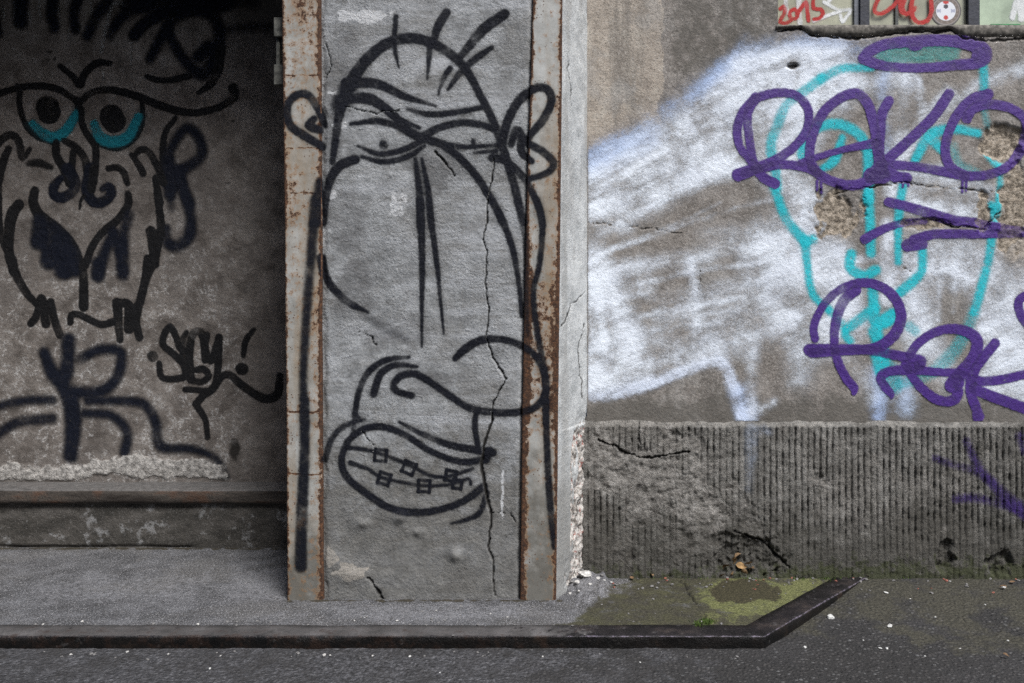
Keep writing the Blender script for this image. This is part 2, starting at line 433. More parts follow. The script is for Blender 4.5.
MP = mat_plaster(); MD = mat_dado(); MPI = mat_pillar(); MRT = mat_return(); MB = mat_bay(); MPL = mat_plinth()
MST = mat_steel_paint(); MLE = mat_rusty_ledge(); MK = mat_kerb(); MS = mat_slab(); MA = mat_asphalt()

# ------------------------------------------------------------------ stroke raster
def cat(pts, rs, step=3.0):
    P = np.array(pts, float); n = len(P)
    Rr = np.array(rs, float)
    if n == 1: return P, Rr
    if n == 2:
        k = max(2, int(np.hypot(*(P[1] - P[0])) / step)); t = np.linspace(0, 1, k)[:, None]
        return P[0] * (1 - t) + P[1] * t, Rr[0] * (1 - t[:, 0]) + Rr[1] * t[:, 0]
    Q = np.vstack([2 * P[0] - P[1], P, 2 * P[-1] - P[-2]])
    out = []; ro = []
    for i in range(n - 1):
        p0, p1, p2, p3 = Q[i:i + 4]
        k = max(2, int(np.hypot(*(p2 - p1)) / step))
        for t in np.linspace(0, 1, k, endpoint=False):
            out.append(.5 * ((2 * p1) + (-p0 + p2) * t + (2 * p0 - 5 * p1 + 4 * p2 - p3) * t * t + (-p0 + 3 * p1 - 3 * p2 + p3) * t ** 3))
            ro.append(Rr[i] * (1 - t) + Rr[i + 1] * t)
    out.append(P[-1]); ro.append(Rr[-1])
    return np.array(out), np.array(ro)

class Paint:
    """spray strokes gathered in picture units, laid on a wall as a thin skin that follows its relief"""
    def __init__(s): s.l = []
    def st(s, reg, pts, r, soft=1.2, op=1.0, col=(0, 0, 0), halo=.10):
        x0, y0, k = reg
        P = [(x0 + a / k, y0 + b / k) for a, b in pts]
        if not isinstance(r, (list, tuple)): r = [r] * len(P)
        elif len(r) == 2 and len(P) != 2: r = list(np.linspace(r[0], r[1], len(P)))
        s.l.append((P, r, soft, op, col, halo))
    def build(s, name, parent, mat, cell, D, yfn, off, darken=0.0, mask=None, xmax=1e9, thr=.05, wob=.35):
        allp = np.array([p for q in s.l for p in q[0]]); rm = max(max(q[1]) + q[2] for q in s.l) + 6
        x0, y0 = allp.min(0) - rm; x1, y1 = allp.max(0) + rm; x1 = min(x1, xmax)
        gx = np.arange(x0, x1, cell); gy = np.arange(y0, y1, cell)
        A = np.zeros((len(gx), len(gy))); P = np.zeros((len(gx), len(gy), 3)); L = np.zeros_like(A)
        for k, (pts, rs, soft, op, col, halo) in enumerate(s.l):
            pl, rl = cat(pts, rs)
            reach = rl.max() + soft + 7
            a0 = np.searchsorted(gx, pl[:, 0].min() - reach); a1 = np.searchsorted(gx, pl[:, 0].max() + reach)
            b0 = np.searchsorted(gy, pl[:, 1].min() - reach); b1 = np.searchsorted(gy, pl[:, 1].max() + reach)
            if a1 <= a0 or b1 <= b0: continue
            S = np.full((a1 - a0, b1 - b0), -99.0)
            XX = gx[a0:a1]; YY = gy[b0:b1]
            m = len(pl)
            for i in range(max(1, m - 1)):
                p = pl[i]; q = pl[min(i + 1, m - 1)]; ra = rl[i]; rb = rl[min(i + 1, m - 1)]
                u0 = np.searchsorted(XX, min(p[0], q[0]) - reach); u1 = np.searchsorted(XX, max(p[0], q[0]) + reach)
                v0 = np.searchsorted(YY, min(p[1], q[1]) - reach); v1 = np.searchsorted(YY, max(p[1], q[1]) + reach)
                if u1 <= u0 or v1 <= v0: continue
                X, Y = np.meshgrid(XX[u0:u1], YY[v0:v1], indexing='ij')
                dx, dy = q - p; l2 = dx * dx + dy * dy
                t = np.clip(((X - p[0]) * dx + (Y - p[1]) * dy) / l2, 0, 1) if l2 > 1e-9 else 0 * X
                d = np.hypot(X - p[0] - t * dx, Y - p[1] - t * dy)
                sd = (ra * (1 - t) + rb * t) - d
                S[u0:u1, v0:v1] = np.maximum(S[u0:u1, v0:v1], sd)
            X, Y = np.meshgrid(XX, YY, indexing='ij')
            S = S + wob * fbm(X, Y, .22, 2, 3 + k) * 1.6
            c = op * sst(-soft, soft, S) * (1 - np.clip(.9 * fbm(X, Y, .035, 3, 400 + k) - .06, 0, .42))
            if halo: c = np.maximum(c, op * halo * np.exp(np.minimum(S, 0) / 2.2))
            A[a0:a1, b0:b1] = A[a0:a1, b0:b1] * (1 - c) + c
            P[a0:a1, b0:b1] = P[a0:a1, b0:b1] * (1 - c)[..., None] + c[..., None] * np.array(col)
            L[a0:a1, b0:b1] += c
        PX, PY = np.meshgrid(gx, gy, indexing='ij')
        pig = P / np.maximum(A, 1e-4)[..., None]
        if darken: pig = pig * (1 - darken * np.clip(L - 1, 0, 1.2))[..., None]
        mx = np.maximum.reduce([A[:-1, :-1], A[1:, :-1], A[1:, 1:], A[:-1, 1:]])
        Q = grid_quads(len(gx), len(gy), mx > thr)
        PV, Q, at = compact(np.stack([PX.ravel(), PY.ravel()], -1), Q, {'paint': A.ravel(), 'pigment': pig.reshape(-1, 3)})
        WX = wx(PV[:, 0], D); WZ = wz(PV[:, 1], D)
        if mask is not None:
            at['paint'] = at['paint'] * mask(PV[:, 0], PV[:, 1], WX, WZ)
            kq = at['paint'][Q].max(1) > thr
            PV2, Q, at = compact(np.stack([WX, WZ], -1), Q[kq], at); WX, WZ = PV2[:, 0], PV2[:, 1]
        V = np.stack([WX, yfn(WX, WZ) - off, WZ], -1)
        return mesh_np(name, V, Q, mat, parent, at)

def polydist(px, py, pts):
    d = np.full(np.shape(px), 1e9)
    for (ax, ay), (bx, by) in zip(pts[:-1], pts[1:]):
        dx, dy = bx - ax, by - ay
        t = np.clip(((px - ax) * dx + (py - ay) * dy) / (dx * dx + dy * dy + 1e-9), 0, 1)
        d = np.minimum(d, np.hypot(px - ax - t * dx, py - ay - t * dy))
    return d
def crackmask(px, py, pts, r, seed=0):
    x0 = min(q[0] for q in pts) - 10; x1 = max(q[0] for q in pts) + 10; y0 = min(q[1] for q in pts) - 10; y1 = max(q[1] for q in pts) + 10
    out = np.zeros(np.shape(px)); s_ = (px > x0) & (px < x1) & (py > y0) & (py < y1)
    if not s_.any(): return out
    a, c = px[s_], py[s_]
    jx = a + 3.6 * fbm(a, c, .09, 4, seed, .6); jy = c + 3.6 * fbm(a, c, .09, 4, seed + 5, .6)
    rr = r * np.clip(.75 + 1.1 * fbm(a, c, .06, 3, seed + 9), .25, 1.6)
    out[s_] = (1 - sst(.45, 1.2, polydist(jx, jy, pts) / rr)) * np.clip(.55 + rr * .45, 0, 1)
    return out
def reg_pts(reg, pts): return [(reg[0] + a / reg[2], reg[1] + b / reg[2]) for a, b in pts]
def blob(px, py, cx, cy, rx, ry, seed=0, amp=.5, f=.07):
    d = np.hypot((px - cx) / rx, (py - cy) / ry)
    out = np.zeros(np.shape(px)); s_ = d < 1.15 + amp
    if s_.any(): out[s_] = sst(1.2, .6, d[s_] + amp * 1.3 * fbm(px[s_], py[s_], f, 4, seed))
    return out

# ================================================================== RIGHT WALL
wall = thing('factory_wall', 'weathered plaster wall with purple and white graffiti, ribbed grey plinth and a window above', 'wall', (1.4, D_U, 0))

U_CR_SHADE = [([(588, 222), (620, 226), (655, 229), (682, 234)], .45),
        ([(694, 262), (701, 268), (699, 292)], .4),
        ([(835, 193), (870, 187), (905, 183), (935, 187), (975, 190), (993, 192)], .9),
        ([(930, 219), (960, 227), (985, 228), (1000, 212)], 1.1), ([(903, 268), (912, 272)], .7),
        ([(778, 31), (798, 27), (810, 34), (828, 37), (866, 38), (898, 33), (916, 31), (934, 32), (950, 30), (963, 37), (975, 40), (992, 40), (1040, 39)], 2.2)]  # the sill's shadow, drawn as a dark line among the cracks
def upper_masks(X, Z):
    px = X / D_U * F + CX; py = HY - (Z - H) / D_U * F
    raw = np.maximum.reduce([blob(px, py, 1003, 143, 24, 21, 3, .3), blob(px, py, 836, 214, 24, 24, 8, .7), blob(px, py, 1014, 205, 15, 46, 12, .7),
                             .8 * blob(px, py, 985, 214, 8, 22, 15, .8), .7 * blob(px, py, 925, 224, 26, 6, 17, .5), .8 * blob(px, py, 1005, 240, 9, 12, 19, .6)])
    hole = np.maximum(blob(px, py, 1003, 143, 23, 20, 3, .3), .5 * raw)
    hole = np.maximum(hole, .35 * blob(px, py, 793, 66, 6, 3, 2, .4))
    cr = np.zeros_like(px)
    for i, (pts, r) in enumerate(U_CR_SHADE): cr = np.maximum(cr, crackmask(px, py, pts, r, 30 + i))
    cr = np.maximum(cr, .9 * blob(px, py, 793, 66, 7, 3, 2, .5, .2))
    return px, py, raw, hole, cr
def y_upper(X, Z):
    px, py, raw, hole, cr = upper_masks(X, Z)
    n = .0035 * fbm(X, Z, 5, 3, 1)
    chip = .006 * raw * fbm(px, py, .12, 4, 41)
    return D_U + n + .022 * hole + chip + .006 * cr
WIN_X0, WIN_Z0 = wx(778, D_U), wz(27, D_U)
WIN_X1, WIN_Z1 = wx(1196, D_U), 3.75
xs = np.concatenate([np.arange(wx(587, D_U), wx(1060, D_U), .0045), np.arange(wx(1060, D_U), 6.0, .03)])
zs = np.concatenate([np.arange(.690, 2.95, .0045), np.arange(2.95, 4.4, .03)])
xs = np.sort(np.append(xs, [WIN_X0, WIN_X1])); zs = np.sort(np.append(zs, [WIN_Z0, WIN_Z1]))
X, Z = np.meshgrid(xs, zs, indexing='ij')
px, py, raw, hole, cr = upper_masks(X, Z)
pale = sst(668, 656, px + 10 * fbm(px, py, .03, 3, 3)) * sst(168, 130, py)
pale = np.maximum(pale, .75 * sst(985, 998, px) * sst(160, 172, py) * sst(300, 240, py))
dirt = sst(372, 420, py + 22 * fbm(px, py, .02, 3, 5)) * .95
dirt = np.maximum(dirt, .62 * sst(660, 680, px) * sst(110, 60, py) * sst(790, 770, px))
dirt = np.maximum(dirt, .45 * sst(1000, 1020, py))
Y = y_upper(X, Z)
keep = ~((xs[:-1, None] >= WIN_X0 - 1e-6) & (xs[:-1, None] < WIN_X1 - 1e-6) & (zs[None, :-1] >= WIN_Z0 - 1e-6) & (zs[None, :-1] < WIN_Z1 - 1e-6))
V = np.stack([X, Y, Z], -1).reshape(-1, 3)
Q = grid_quads(len(xs), len(zs), keep)
V, Q, at = compact(V, Q, dict(pale=pale.ravel(), dirt=dirt.ravel(), raw=raw.ravel(), crack=cr.ravel()))
mesh_np('plaster_face', V, Q, MP, wall, at)
# reveals of the window opening
rv = [(WIN_X0, D_U + .012, WIN_Z0), (WIN_X0, D_U + .30, WIN_Z0), (WIN_X0, D_U + .30, WIN_Z1), (WIN_X0, D_U, WIN_Z1),
      (WIN_X1, D_U + .30, WIN_Z1), (WIN_X1, D_U, WIN_Z1), (WIN_X1, D_U + .30, WIN_Z0), (WIN_X1, D_U, WIN_Z0)]
poly_mesh('window_reveal', rv, [(0, 1, 2, 3), (3, 2, 4, 5), (5, 4, 6, 7), (7, 6, 1, 0)], MP, wall)

# ribbed plinth
D_RAW = [(640, 478, 62, 44, 1), (700, 520, 55, 40, 2), (600, 455, 16, 30, 3), (820, 480, 14, 12, 5)]
def dado_masks(X, Z):
    px = X / D_D * F + CX; py = HY - (Z - H) / D_D * F
    raw = np.zeros_like(px)
    for cx, cy, rx, ry, sd in D_RAW: raw = np.maximum(raw, blob(px, py, cx, cy, rx, ry, sd, .9, .035))
    raw = np.maximum(raw, .9 * sst(.1, .4, fbm(px, py, .02, 4, 77)) * sst(800, 640, px))
    low = sst(520, 552, py + 16 * fbm(px, py, .03, 3, 9))
    hole = np.maximum.reduce([blob(px, py, 752, 556, 34, 20, 6, .7), blob(px, py, 945, 556, 9, 17, 7, .6), blob(px, py, 1000, 564, 13, 13, 9, .6), .5 * blob(px, py, 724, 540, 20, 8, 11, .6)])
    cr = np.zeros_like(px)
    for i, (pts, r) in enumerate([([(600, 440), (625, 452), (645, 459), (662, 456), (690, 452)], 1.6),
                                  ([(735, 532), (760, 540), (780, 558), (792, 570)], 1.8), ([(639, 424), (640, 445)], 1.0)]):
        cr = np.maximum(cr, crackmask(px, py, pts, r, 60 + i))
    return px, py, raw, low, hole, cr
PITCH = .0293
def rib(X, Z):
    t = (X + .004 * fbm(X, Z, 2.2, 2, 4)) / PITCH
    u = np.abs((t % 1.0) - .5) * 2
    cell = np.floor(t)
    wob = .6 + .4 * _hash(cell, np.floor(Z * 0), 5)
    seg = np.clip(.5 + 1.8 * vnoise(cell * 7.31, Z * 16, 6) + .9 * vnoise(cell * 3.7, Z * 50, 7), .0, 1.15)
    return sst(.50, .88, u) * wob * (.45 + .55 * seg)
def y_dado(X, Z):
    px, py, raw, low, hole, cr = dado_masks(X, Z)
    ero = np.clip(np.maximum(raw, .55 * low), 0, 1)
    bitten = sst(-.05, .45, fbm(X, Z, 9, 4, 13))
    g = rib(X, Z) * (1 - .92 * ero) * (1 - .45 * bitten) * sst(.715, .69, Z)
    y = D_D + .0125 * g + .006 * fbm(X, Z, 26, 4, 14) + .007 * fbm(X, Z, 5, 3, 15)
    y = y + raw * (.010 + .020 * fbm(X, Z, 13, 5, 16)) + .026 * hole * (1 + .7 * fbm(X, Z, 22, 4, 17)) + .010 * cr
    y = y - low * .004 * (1 + fbm(X, Z, 12, 4, 18))
    top = sst(.700, .728, Z + .020 * fbm(X, Z, 9, 5, 20, .6))
    y = y * (1 - top) + (D_U + .002) * top
    return y
xs = np.concatenate([np.arange(wx(579, D_D), wx(1060, D_D), .0034), np.arange(wx(1060, D_D), 6.0, .008)])
zs = np.concatenate([np.arange(-.12, .0, .02), np.arange(0, .75, .0042)])
X, Z = np.meshgrid(xs, zs, indexing='ij')
px, py, raw, low, hole, cr = dado_masks(X, Z)
Y = y_dado(X, Z)
groove = np.clip(rib(X, Z) * (1 - .9 * np.maximum(raw, .5 * low)), 0, 1)
lip = sst(.694, .716, Z + .03 * fbm(X, Z, 12, 5, 21, .6)) * (.15 + .3 * sst(-.2, .6, X))
groove = groove * sst(.712, .69, Z)
wet = sst(470, 575, py + 40 * fbm(px, py, .012, 3, 22)) * 1.0 + .35 * sst(840, 1000, px)
moss = .62 * sst(545, 580, py) + .3 * sst(690, 860, px) * sst(520, 570, py) - .15
mesh_np('ribbed_plinth', np.stack([X, Y, Z], -1).reshape(-1, 3), grid_quads(len(xs), len(zs)), MD, wall,
        dict(raw=np.clip(raw, 0, 1).ravel(), groove=groove.ravel(), lip=lip.ravel(), wet=wet.ravel(), moss=moss.ravel(), crack=np.maximum(cr, .1 * hole * np.clip(.6 + 1.3 * fbm(X, Z, 20, 4, 19), 0, 1)).ravel()))

# broken window sill
MSILL = mat_simple('broken sill concrete', (.13, .12, .105), .9, .5, 40)
sp = [(776, 30), (784, 29), (800, 27.5), (810, 34), (830, 36.5), (848, 36), (865, 37), (884, 34), (900, 31), (916, 29.5), (935, 30.5), (950, 28.5), (957, 33), (965, 37), (990, 37.5), (1024, 37), (1100, 38), (1200, 37)]
sx = np.arange(776, 1200, 1.2); sb = np.interp(sx, [p[0] for p in sp], [p[1] for p in sp]) + .9 * fbm(sx, sx * 0, .16, 4, 70)
stp = 25.2 + .5 * fbm(sx, sx * 0 + 9, .1, 3, 71)
rows = []
for k, (yy, dy) in enumerate(((None, .30), (None, .012), (.0, 0.0), (.35, -.008), (.7, -.004), (1.0, .004), (1.0, .03))):
    zt = wz(stp, D_U); zb = wz(sb, D_U)
    f = 0 if yy is None else yy
    z = zt * (1 - f) + zb * f + (.004 if yy is None else 0)
    rows.append(np.stack([wx(sx, D_U), D_U - .004 + dy + .004 * fbm(sx, sx * 0 + k * 3, .2, 3, 72) * (dy < .1), z], -1))
V = np.stack(rows, 1)
mesh_np('window_sill', V.reshape(-1, 3), grid_quads(len(sx), len(rows)), MSILL, wall)

# window
D_W = D_U + .09
MFR = mat_simple('dark window steel', (.018, .02, .03), .45, .4, 30, .5)
MGL = mat_simple('painted window glass', (.36, .36, .27), .22, .18, 8, .5)
MGL2 = mat_simple('pale green painted glass', (.38, .46, .34), .22, .2, 8, .5)
zt, zb = WIN_Z1, WIN_Z0
def bar(p0, p1, d0=-.025, d1=.03): return (wx(p0, D_W), wx(p1, D_W), D_W + d0, D_W + d1, zb - .01, zt)
bl = [bar(858.5, 868), bar(966, 977.5), bar(1082, 1094), (WIN_X0 + .002, WIN_X0 + .012, D_W - .02, D_W + .03, zb, zt), (WIN_X1 - .03, WIN_X1 - .002, D_W - .02, D_W + .03, zb, zt)]
win = boxes('window', bl, MFR, wall, .002)
def pane(p0, p1, mat):
    return boxes('pane', [(wx(p0, D_W), wx(p1, D_W), D_W, D_W + .006, zb - .008, zt)], mat, win)
pane(777, 858.4, MGL); pane(868.1, 965.9, MGL); pane(977.6, 1081.9, MGL2); pane(1094.1, 1190, MGL2)
boxes('glazing_bar', [(wx(894.5, D_W), wx(897.5, D_W), D_W - .012, D_W - .001, zb - .008, zt)], mat_simple('grey glazing bar', (.06, .065, .06), .5), win)
boxes('mullion_edge', [(wx(853.5, D_W), wx(858.4, D_W), D_W - .014, D_W - .001, zb - .008, zt)], mat_simple('grey window edge', (.12, .13, .15), .5), win)
MPW = mat_paint('spray paint on glass', 'steel', .15, .4)
ZA, ZB = (770, 0, 6.827), (874, 0, 6.827)
red, wht = (.42, .022, .018), (.72, .74, .74)
p = Paint()
p.st(ZA, [(205, -60), (195, 60), (205, 160)], 2.6, 1, .8, wht); p.st(ZA, [(105, -30), (110, 60), (130, 90)], 2.2, 1, .7, wht)
p.st(ZA, [(370, 15), (420, 45), (480, 72), (550, 68), (520, 120), (495, 150), (480, 105)], 1.7, .8, .95, wht)
p.st(ZA, [(300, 145), (390, 108), (480, 78)], 1.7, .8, .95, wht); p.st(ZA, [(240, 20), (255, 80)], 2, 1, .7, wht)
p.st(ZA, [(400, 10), (440, -30), (520, -40)], 1.8, .8, .9, wht)
p.st(ZA, [(70, 62), (92, 45), (103, 75), (85, 115), (68, 152), (110, 158), (145, 138)], 1.9, .7, 1, red)
p.st(ZA, [(170, 62), (192, 95), (175, 128), (140, 122), (135, 85), (160, 62)], 1.8, .7, 1, red)
p.st(ZA, [(185, 95), (215, 50), (245, 15), (255, 80), (262, 142)], 2, .7, 1, red)
p.st(ZA, [(370, -45), (305, -35), (298, 55), (345, 62), (362, 95), (335, 125), (300, 132)], 1.9, .7, 1, red)
p.build('lettering', win, MPW, .5, D_W, lambda X, Z: X * 0 + D_W, .0015, 0, lambda px, py, X, Z: (py < 26.5) * (px > 778))
p = Paint()
p.st(ZA, [(745, -20), (712, 45), (712, 90), (760, 98), (830, 52), (880, -5)], 2.0, .7, 1, red)
p.st(ZA, [(895, -20), (880, 60), (905, 100), (960, 88), (985, 60)], 1.9, .7, 1, red)
p.st(ZB, [(215, -30), (190, 60), (215, 105), (265, 75)], 1.9, .7, 1, red)
p.st(ZB, [(262, -30), (248, 60), (262, 130), (300, 160), (355, 148), (385, 90), (382, -20)], 2.2, .7, 1, red)
p.build('lettering', win, MPW, .5, D_W, lambda X, Z: X * 0 + D_W, .0130, 0, lambda px, py, X, Z: (py < 26.5) * 1.0)
p = Paint()
p.st(ZB, [(985, -30), (960, 60), (945, 120)], 3, 1, .9, wht); p.st(ZB, [(1000, -30), (1000, 60), (1005, 130)], 3.2, 1, .9, wht); p.st(ZB, [(1040, -30), (1035, 110)], 3, 1, .9, wht)
p.build('scribble', win, MPW, .5, D_W, lambda X, Z: X * 0 + D_W, .0015, 0)
boxes('label_strip', [(wx(990.5, D_W), wx(1020, D_W), D_W - .003, D_W - .001, wz(27.6, D_W), wz(24.2, D_W))], mat_simple('green sticker strip', (.03, .22, .07), .5), win)
# round sticker: a thin disc with its printed rings
th = np.linspace(0, 2 * np.pi, 49)[:-1]
cxs, czs = wx(945.7, D_W), wz(11.0, D_W); pr = D_W / F
rr = np.concatenate([np.arange(0, 9.8, .6), [10.1, 11.5, 13.0, 13.4, 14.6, 15.2]])
V = [(cxs + r * pr * math.cos(t), D_W - .0022, czs + r * pr * math.sin(t)) for r in rr for t in th]
cc = []
for r in rr:
    for t in th:
        x, y = r * math.cos(t), r * math.sin(t)
        c = (.70, .72, .76)
        if r > 9.9: c = (.17, .14, .12) if r < 13.2 else ((.33, .30, .28) if r < 14 else (.10, .09, .09))
        if 10.5 < r < 13 and int(t * 7) % 3 == 0: c = (.30, .25, .22)
        if r <= 9.8 and abs(x) < 2.6 and y > 7.0: c = (.5, .05, .04)
        if r <= 9.8 and math.hypot(x, y + 6.8) < 2.4: c = (.5, .06, .05)
        if math.hypot(x, y - 4.4) < 2.3: c = (.07, .06, .07)
        if 5 < r <= 9 and abs(y) < 1.6 and abs(x) > 4: c = (.38, .40, .50)
        cc.append(c)
n = len(th)
Q = [(i * n + j, i * n + (j + 1) % n, (i + 1) * n + (j + 1) % n, (i + 1) * n + j) for i in range(len(rr) - 1) for j in range(n)]
m_ = M('printed round sticker'); MSTK = m_.fin(m_.acol('pigment'), .45, None, .4)
stk = mesh_np('sticker', V, Q, MSTK, win, dict(pigment=np.array(cc)))
stk['label'] = 'round white and red sticker with a grey ring'

# paint on the right wall
white, blue = (.79, .85, .93), (.45, .58, .85)
Z0 = (0, 0, 1.0)
p = Paint()
def w(pts, r, op, soft=9, c=white): p.st(Z0, pts, r, soft * 1.6 + 1.5, min(1, op * 1.05), c, 0)
w([(570, 168), (640, 132), (700, 92), (758, 54), (825, 44), (885, 55)], [7, 9, 10, 9, 8, 6], .62, 12, blue)
w([(570, 188), (640, 150), (690, 121), (735, 90), (790, 72), (848, 78)], [10, 13, 14, 17, 19, 13], 1.0, 8)
w([(735, 62), (790, 55), (840, 52)], [6, 8, 7], .8, 7)
w([(570, 222), (630, 188), (680, 160), (730, 130), (795, 108), (840, 100)], [9, 9, 11, 15, 19, 14], .86, 8)
w([(690, 100), (722, 66), (746, 38)], [5, 4, 2], .6, 5, blue)
w([(598, 236), (650, 206), (700, 176), (760, 152), (800, 140)], [6, 8, 10, 13, 16], .74, 9)
w([(655, 192), (700, 170), (735, 166)], [12, 12, 9], .95, 6)
w([(588, 165), (620, 150), (650, 138)], [8, 9, 8], .55, 9, blue)
w([(588, 205), (618, 205), (625, 225)], [14, 12, 8], .8, 6)
w([(570, 285), (620, 268), (680, 262), (740, 248), (800, 240)], [9, 8, 8, 8, 10], .70, 8)
w([(592, 258), (608, 285), (622, 318), (628, 350), (610, 380)], [14, 11, 13, 14, 10], .88, 8)
w([(575, 300), (580, 340), (590, 380)], [12, 8, 10], .75, 8)
w([(610, 345), (670, 350), (730, 340), (800, 320), (860, 330)], [16, 17, 15, 12, 10], .72, 12)
w([(640, 290), (690, 298), (740, 285), (800, 270)], [8, 9, 8, 14], .62, 9)
w([(690, 260), (697, 300), (694, 345)], [4, 4, 3], .6, 3)
p.st(Z0, [(575, 396), (610, 393), (645, 385), (685, 370), (712, 361), (725, 366), (735, 388), (743, 414)], [4.5, 4, 4, 3.6, 4, 4.4, 4.6, 5], 3.5, 1.0, (.72, .79, .90), 0)
p.st(Z0, [(575, 392), (612, 390), (648, 381), (688, 366), (713, 358)], [2.5, 2, 2, 2, 2], 2, 1.0, white, 0)
w([(575, 395), (610, 393), (645, 384), (685, 369), (712, 361), (724, 366), (733, 388), (742, 414)], [6, 5, 5, 4.5, 4.5, 5, 5, 6], .95, 4, (.66, .73, .87))
w([(580, 388), (640, 374), (690, 358), (716, 350)], [8, 7, 7, 5], .55, 7)
w([(742, 395), (748, 415)], [10, 8], .55, 6, blue)
w([(752, 330), (752, 370), (752, 415)], [6, 6, 4], .72, 4)
w([(763, 408), (774, 402)], [4, 4], .75, 3)
w([(752, 415), (752, 438), (750, 470)], [7, 6, 4], .0, 5, blue)
w([(840, 90), (870, 85), (900, 75)], [10, 12, 10], .5, 9)
w([(905, 72), (899, 130), (893, 190)], [10, 9, 9], .62, 6)
w([(919, 80), (922, 120)], [3, 4], .7, 3); w([(884, 72), (882, 110), (886, 150)], [5, 5, 5], .5, 4, blue)
w([(948, 92), (928, 118), (905, 150)], [6, 7, 8], .8, 4)
w([(1030, 66), (990, 80), (955, 108), (925, 140)], [8, 9, 8, 7], .62, 6)
w([(780, 165), (800, 200), (790, 240)], [22, 25, 26], .62, 14)
w([(770, 250), (830, 275), (850, 320)], [26, 28, 26], .72, 16)
w([(900, 200), (940, 180), (985, 190)], [12, 14, 14], .5, 8)
w([(912, 205), (955, 212), (985, 215)], [8, 9, 6], .75, 5)
w([(888, 225), (888, 265), (886, 300)], [7, 8, 8], .85, 4)
w([(915, 260), (960, 262), (990, 280), (1030, 300)], [24, 24, 22, 30], .62, 14)
w([(1000, 330), (1025, 370), (1060, 400)], [22, 24, 26], .62, 14)
w([(900, 320), (930, 350), (960, 385), (1000, 360)], [14, 16, 14, 14], .55, 10)
w([(880, 372), (880, 400), (877, 425)], [9, 8, 5], .7, 5, blue); w([(905, 375), (906, 410)], [12, 10], .6, 6, (.55, .66, .85))
w([(800, 345), (850, 360), (870, 395)], [10, 9, 7], .45, 8); w([(560, 372), (588, 366)], [8, 8], .6, 8)
w([(770, 300), (800, 330), (800, 380)], [16, 14, 10], .6, 12)
w([(905, 290), (925, 320), (915, 345)], [16, 16, 10], .6, 10)
w([(975, 262), (985, 300), (1000, 345), (1020, 360)], [18, 20, 22, 20], .6, 12)
w([(985, 385), (1010, 392), (1060, 396)], [7, 7, 7], .6, 6)
w([(840, 255), (842, 290), (830, 330)], [10, 12, 10], .7, 7)
w([(590, 268), (592, 330), (596, 380)], [9, 9, 9], .7, 7)
w([(660, 318), (720, 312), (770, 300)], [7, 8, 8], .55, 7)
w([(815, 130), (800, 160), (790, 190)], [14, 14, 12], .6, 9)
w([(893, 172), (940, 172), (975, 182)], [6, 6, 6], .55, 4)
w([(700, 232), (760, 226), (800, 218)], [6, 7, 10], .35, 7)
for pts, r, o_ in (([(598, 254), (660, 234), (720, 213), (775, 198)], 2.6, .62), ([(612, 246), (670, 226), (720, 203)], 1.8, .5), ([(640, 284), (700, 271), (765, 262)], 2.6, .6), ([(600, 302), (650, 292)], 3, .55), ([(640, 316), (690, 306), (745, 298)], 2.6, .58), ([(655, 330), (720, 322)], 2.4, .5),
                   ([(600, 190), (650, 158), (700, 128), (748, 96)], 3.4, .95), ([(720, 112), (770, 88), (826, 78)], 6, .95), ([(600, 350), (650, 362), (700, 352)], 5, .9), ([(594, 262), (600, 310), (604, 350)], 5, .9), ([(640, 212), (690, 184), (730, 160)], 3, .8), ([(596, 214), (640, 190), (672, 172)], 2.4, .75),
                   ([(840, 262), (880, 258), (930, 262)], 4, .7), ([(905, 275), (945, 270), (975, 280)], 4, .7), ([(985, 330), (1010, 345), (1050, 350)], 5, .75), ([(850, 320), (853, 350)], 3, .6), ([(940, 280), (938, 320)], 2, .5), ([(956, 266), (953, 312)], 2, .5), ([(912, 285), (914, 310)], 2, .5)):
    p.st(Z0, pts, r, 3.5, o_, white, 0)
MW_ = mat_paint('white spray paint', 'plaster', .6, .7, True, .9, .25)
def mk_wall(px, py, X, Z):
    q = upper_masks(X, Z)
    return (1 - sst(.3, .7, q[2])) * (1 - .9 * q[4]) * sst(587.5, 589, px) * (py < 421)
p.build('white_paint', wall, MW_, 1.6, D_U, y_upper, .0012, 0, mk_wall, 1100, .03, 1.6)['label'] = 'cloud of white and pale blue spray paint'

teal, teal2 = (.008, .54, .62), (.05, .38, .36)
p = Paint()
Z2, Z4 = (754, 0, 3.415), (754, 180, 2.733)
def t(reg, pts, r, op=.92, soft=2.6, c=teal): p.st(reg, pts, [q * .86 for q in r] if isinstance(r, list) else r * .86, soft, op * .86, c, .2)
t(Z2, [(400, 232), (300, 235), (230, 268)], [4, 5, 5.5], .8); t(Z2, [(230, 268), (170, 312), (110, 360), (80, 430), (58, 500), (75, 600), (80, 640)], [5.5, 5.5, 5.5, 6, 6, 5.5, 5], .72, 2.6)
t(Z4, [(55, 20), (90, 110), (140, 168)], [5, 5.5, 6]); t(Z4, [(140, 168), (160, 162)], [6, 5.5]); t(Z4, [(140, 165), (145, 230), (160, 310), (205, 355)], [5.5, 4.5, 4.5, 4.5], .9)
t(Z4, [(205, 355), (250, 405)], 4.5, .55, 3)
for yy in (160, 178, 196, 212): t(Z2, [(420 + abs(yy - 190) * 1.2, yy), (560, yy - 6), (700 - abs(yy - 185), yy - 4)], 4, .46, 3, teal2)
t(Z2, [(782, 225), (785, 270), (784, 330)], 5, .8); t(Z2, [(785, 330), (790, 400), (830, 520), (838, 580)], 4, .32, 3)
t(Z0, [(991, 206), (992, 211)], 5); t(Z0, [(998, 168), (1000, 190), (992, 236), (988, 262)], [3, 4, 5, 5], .85)
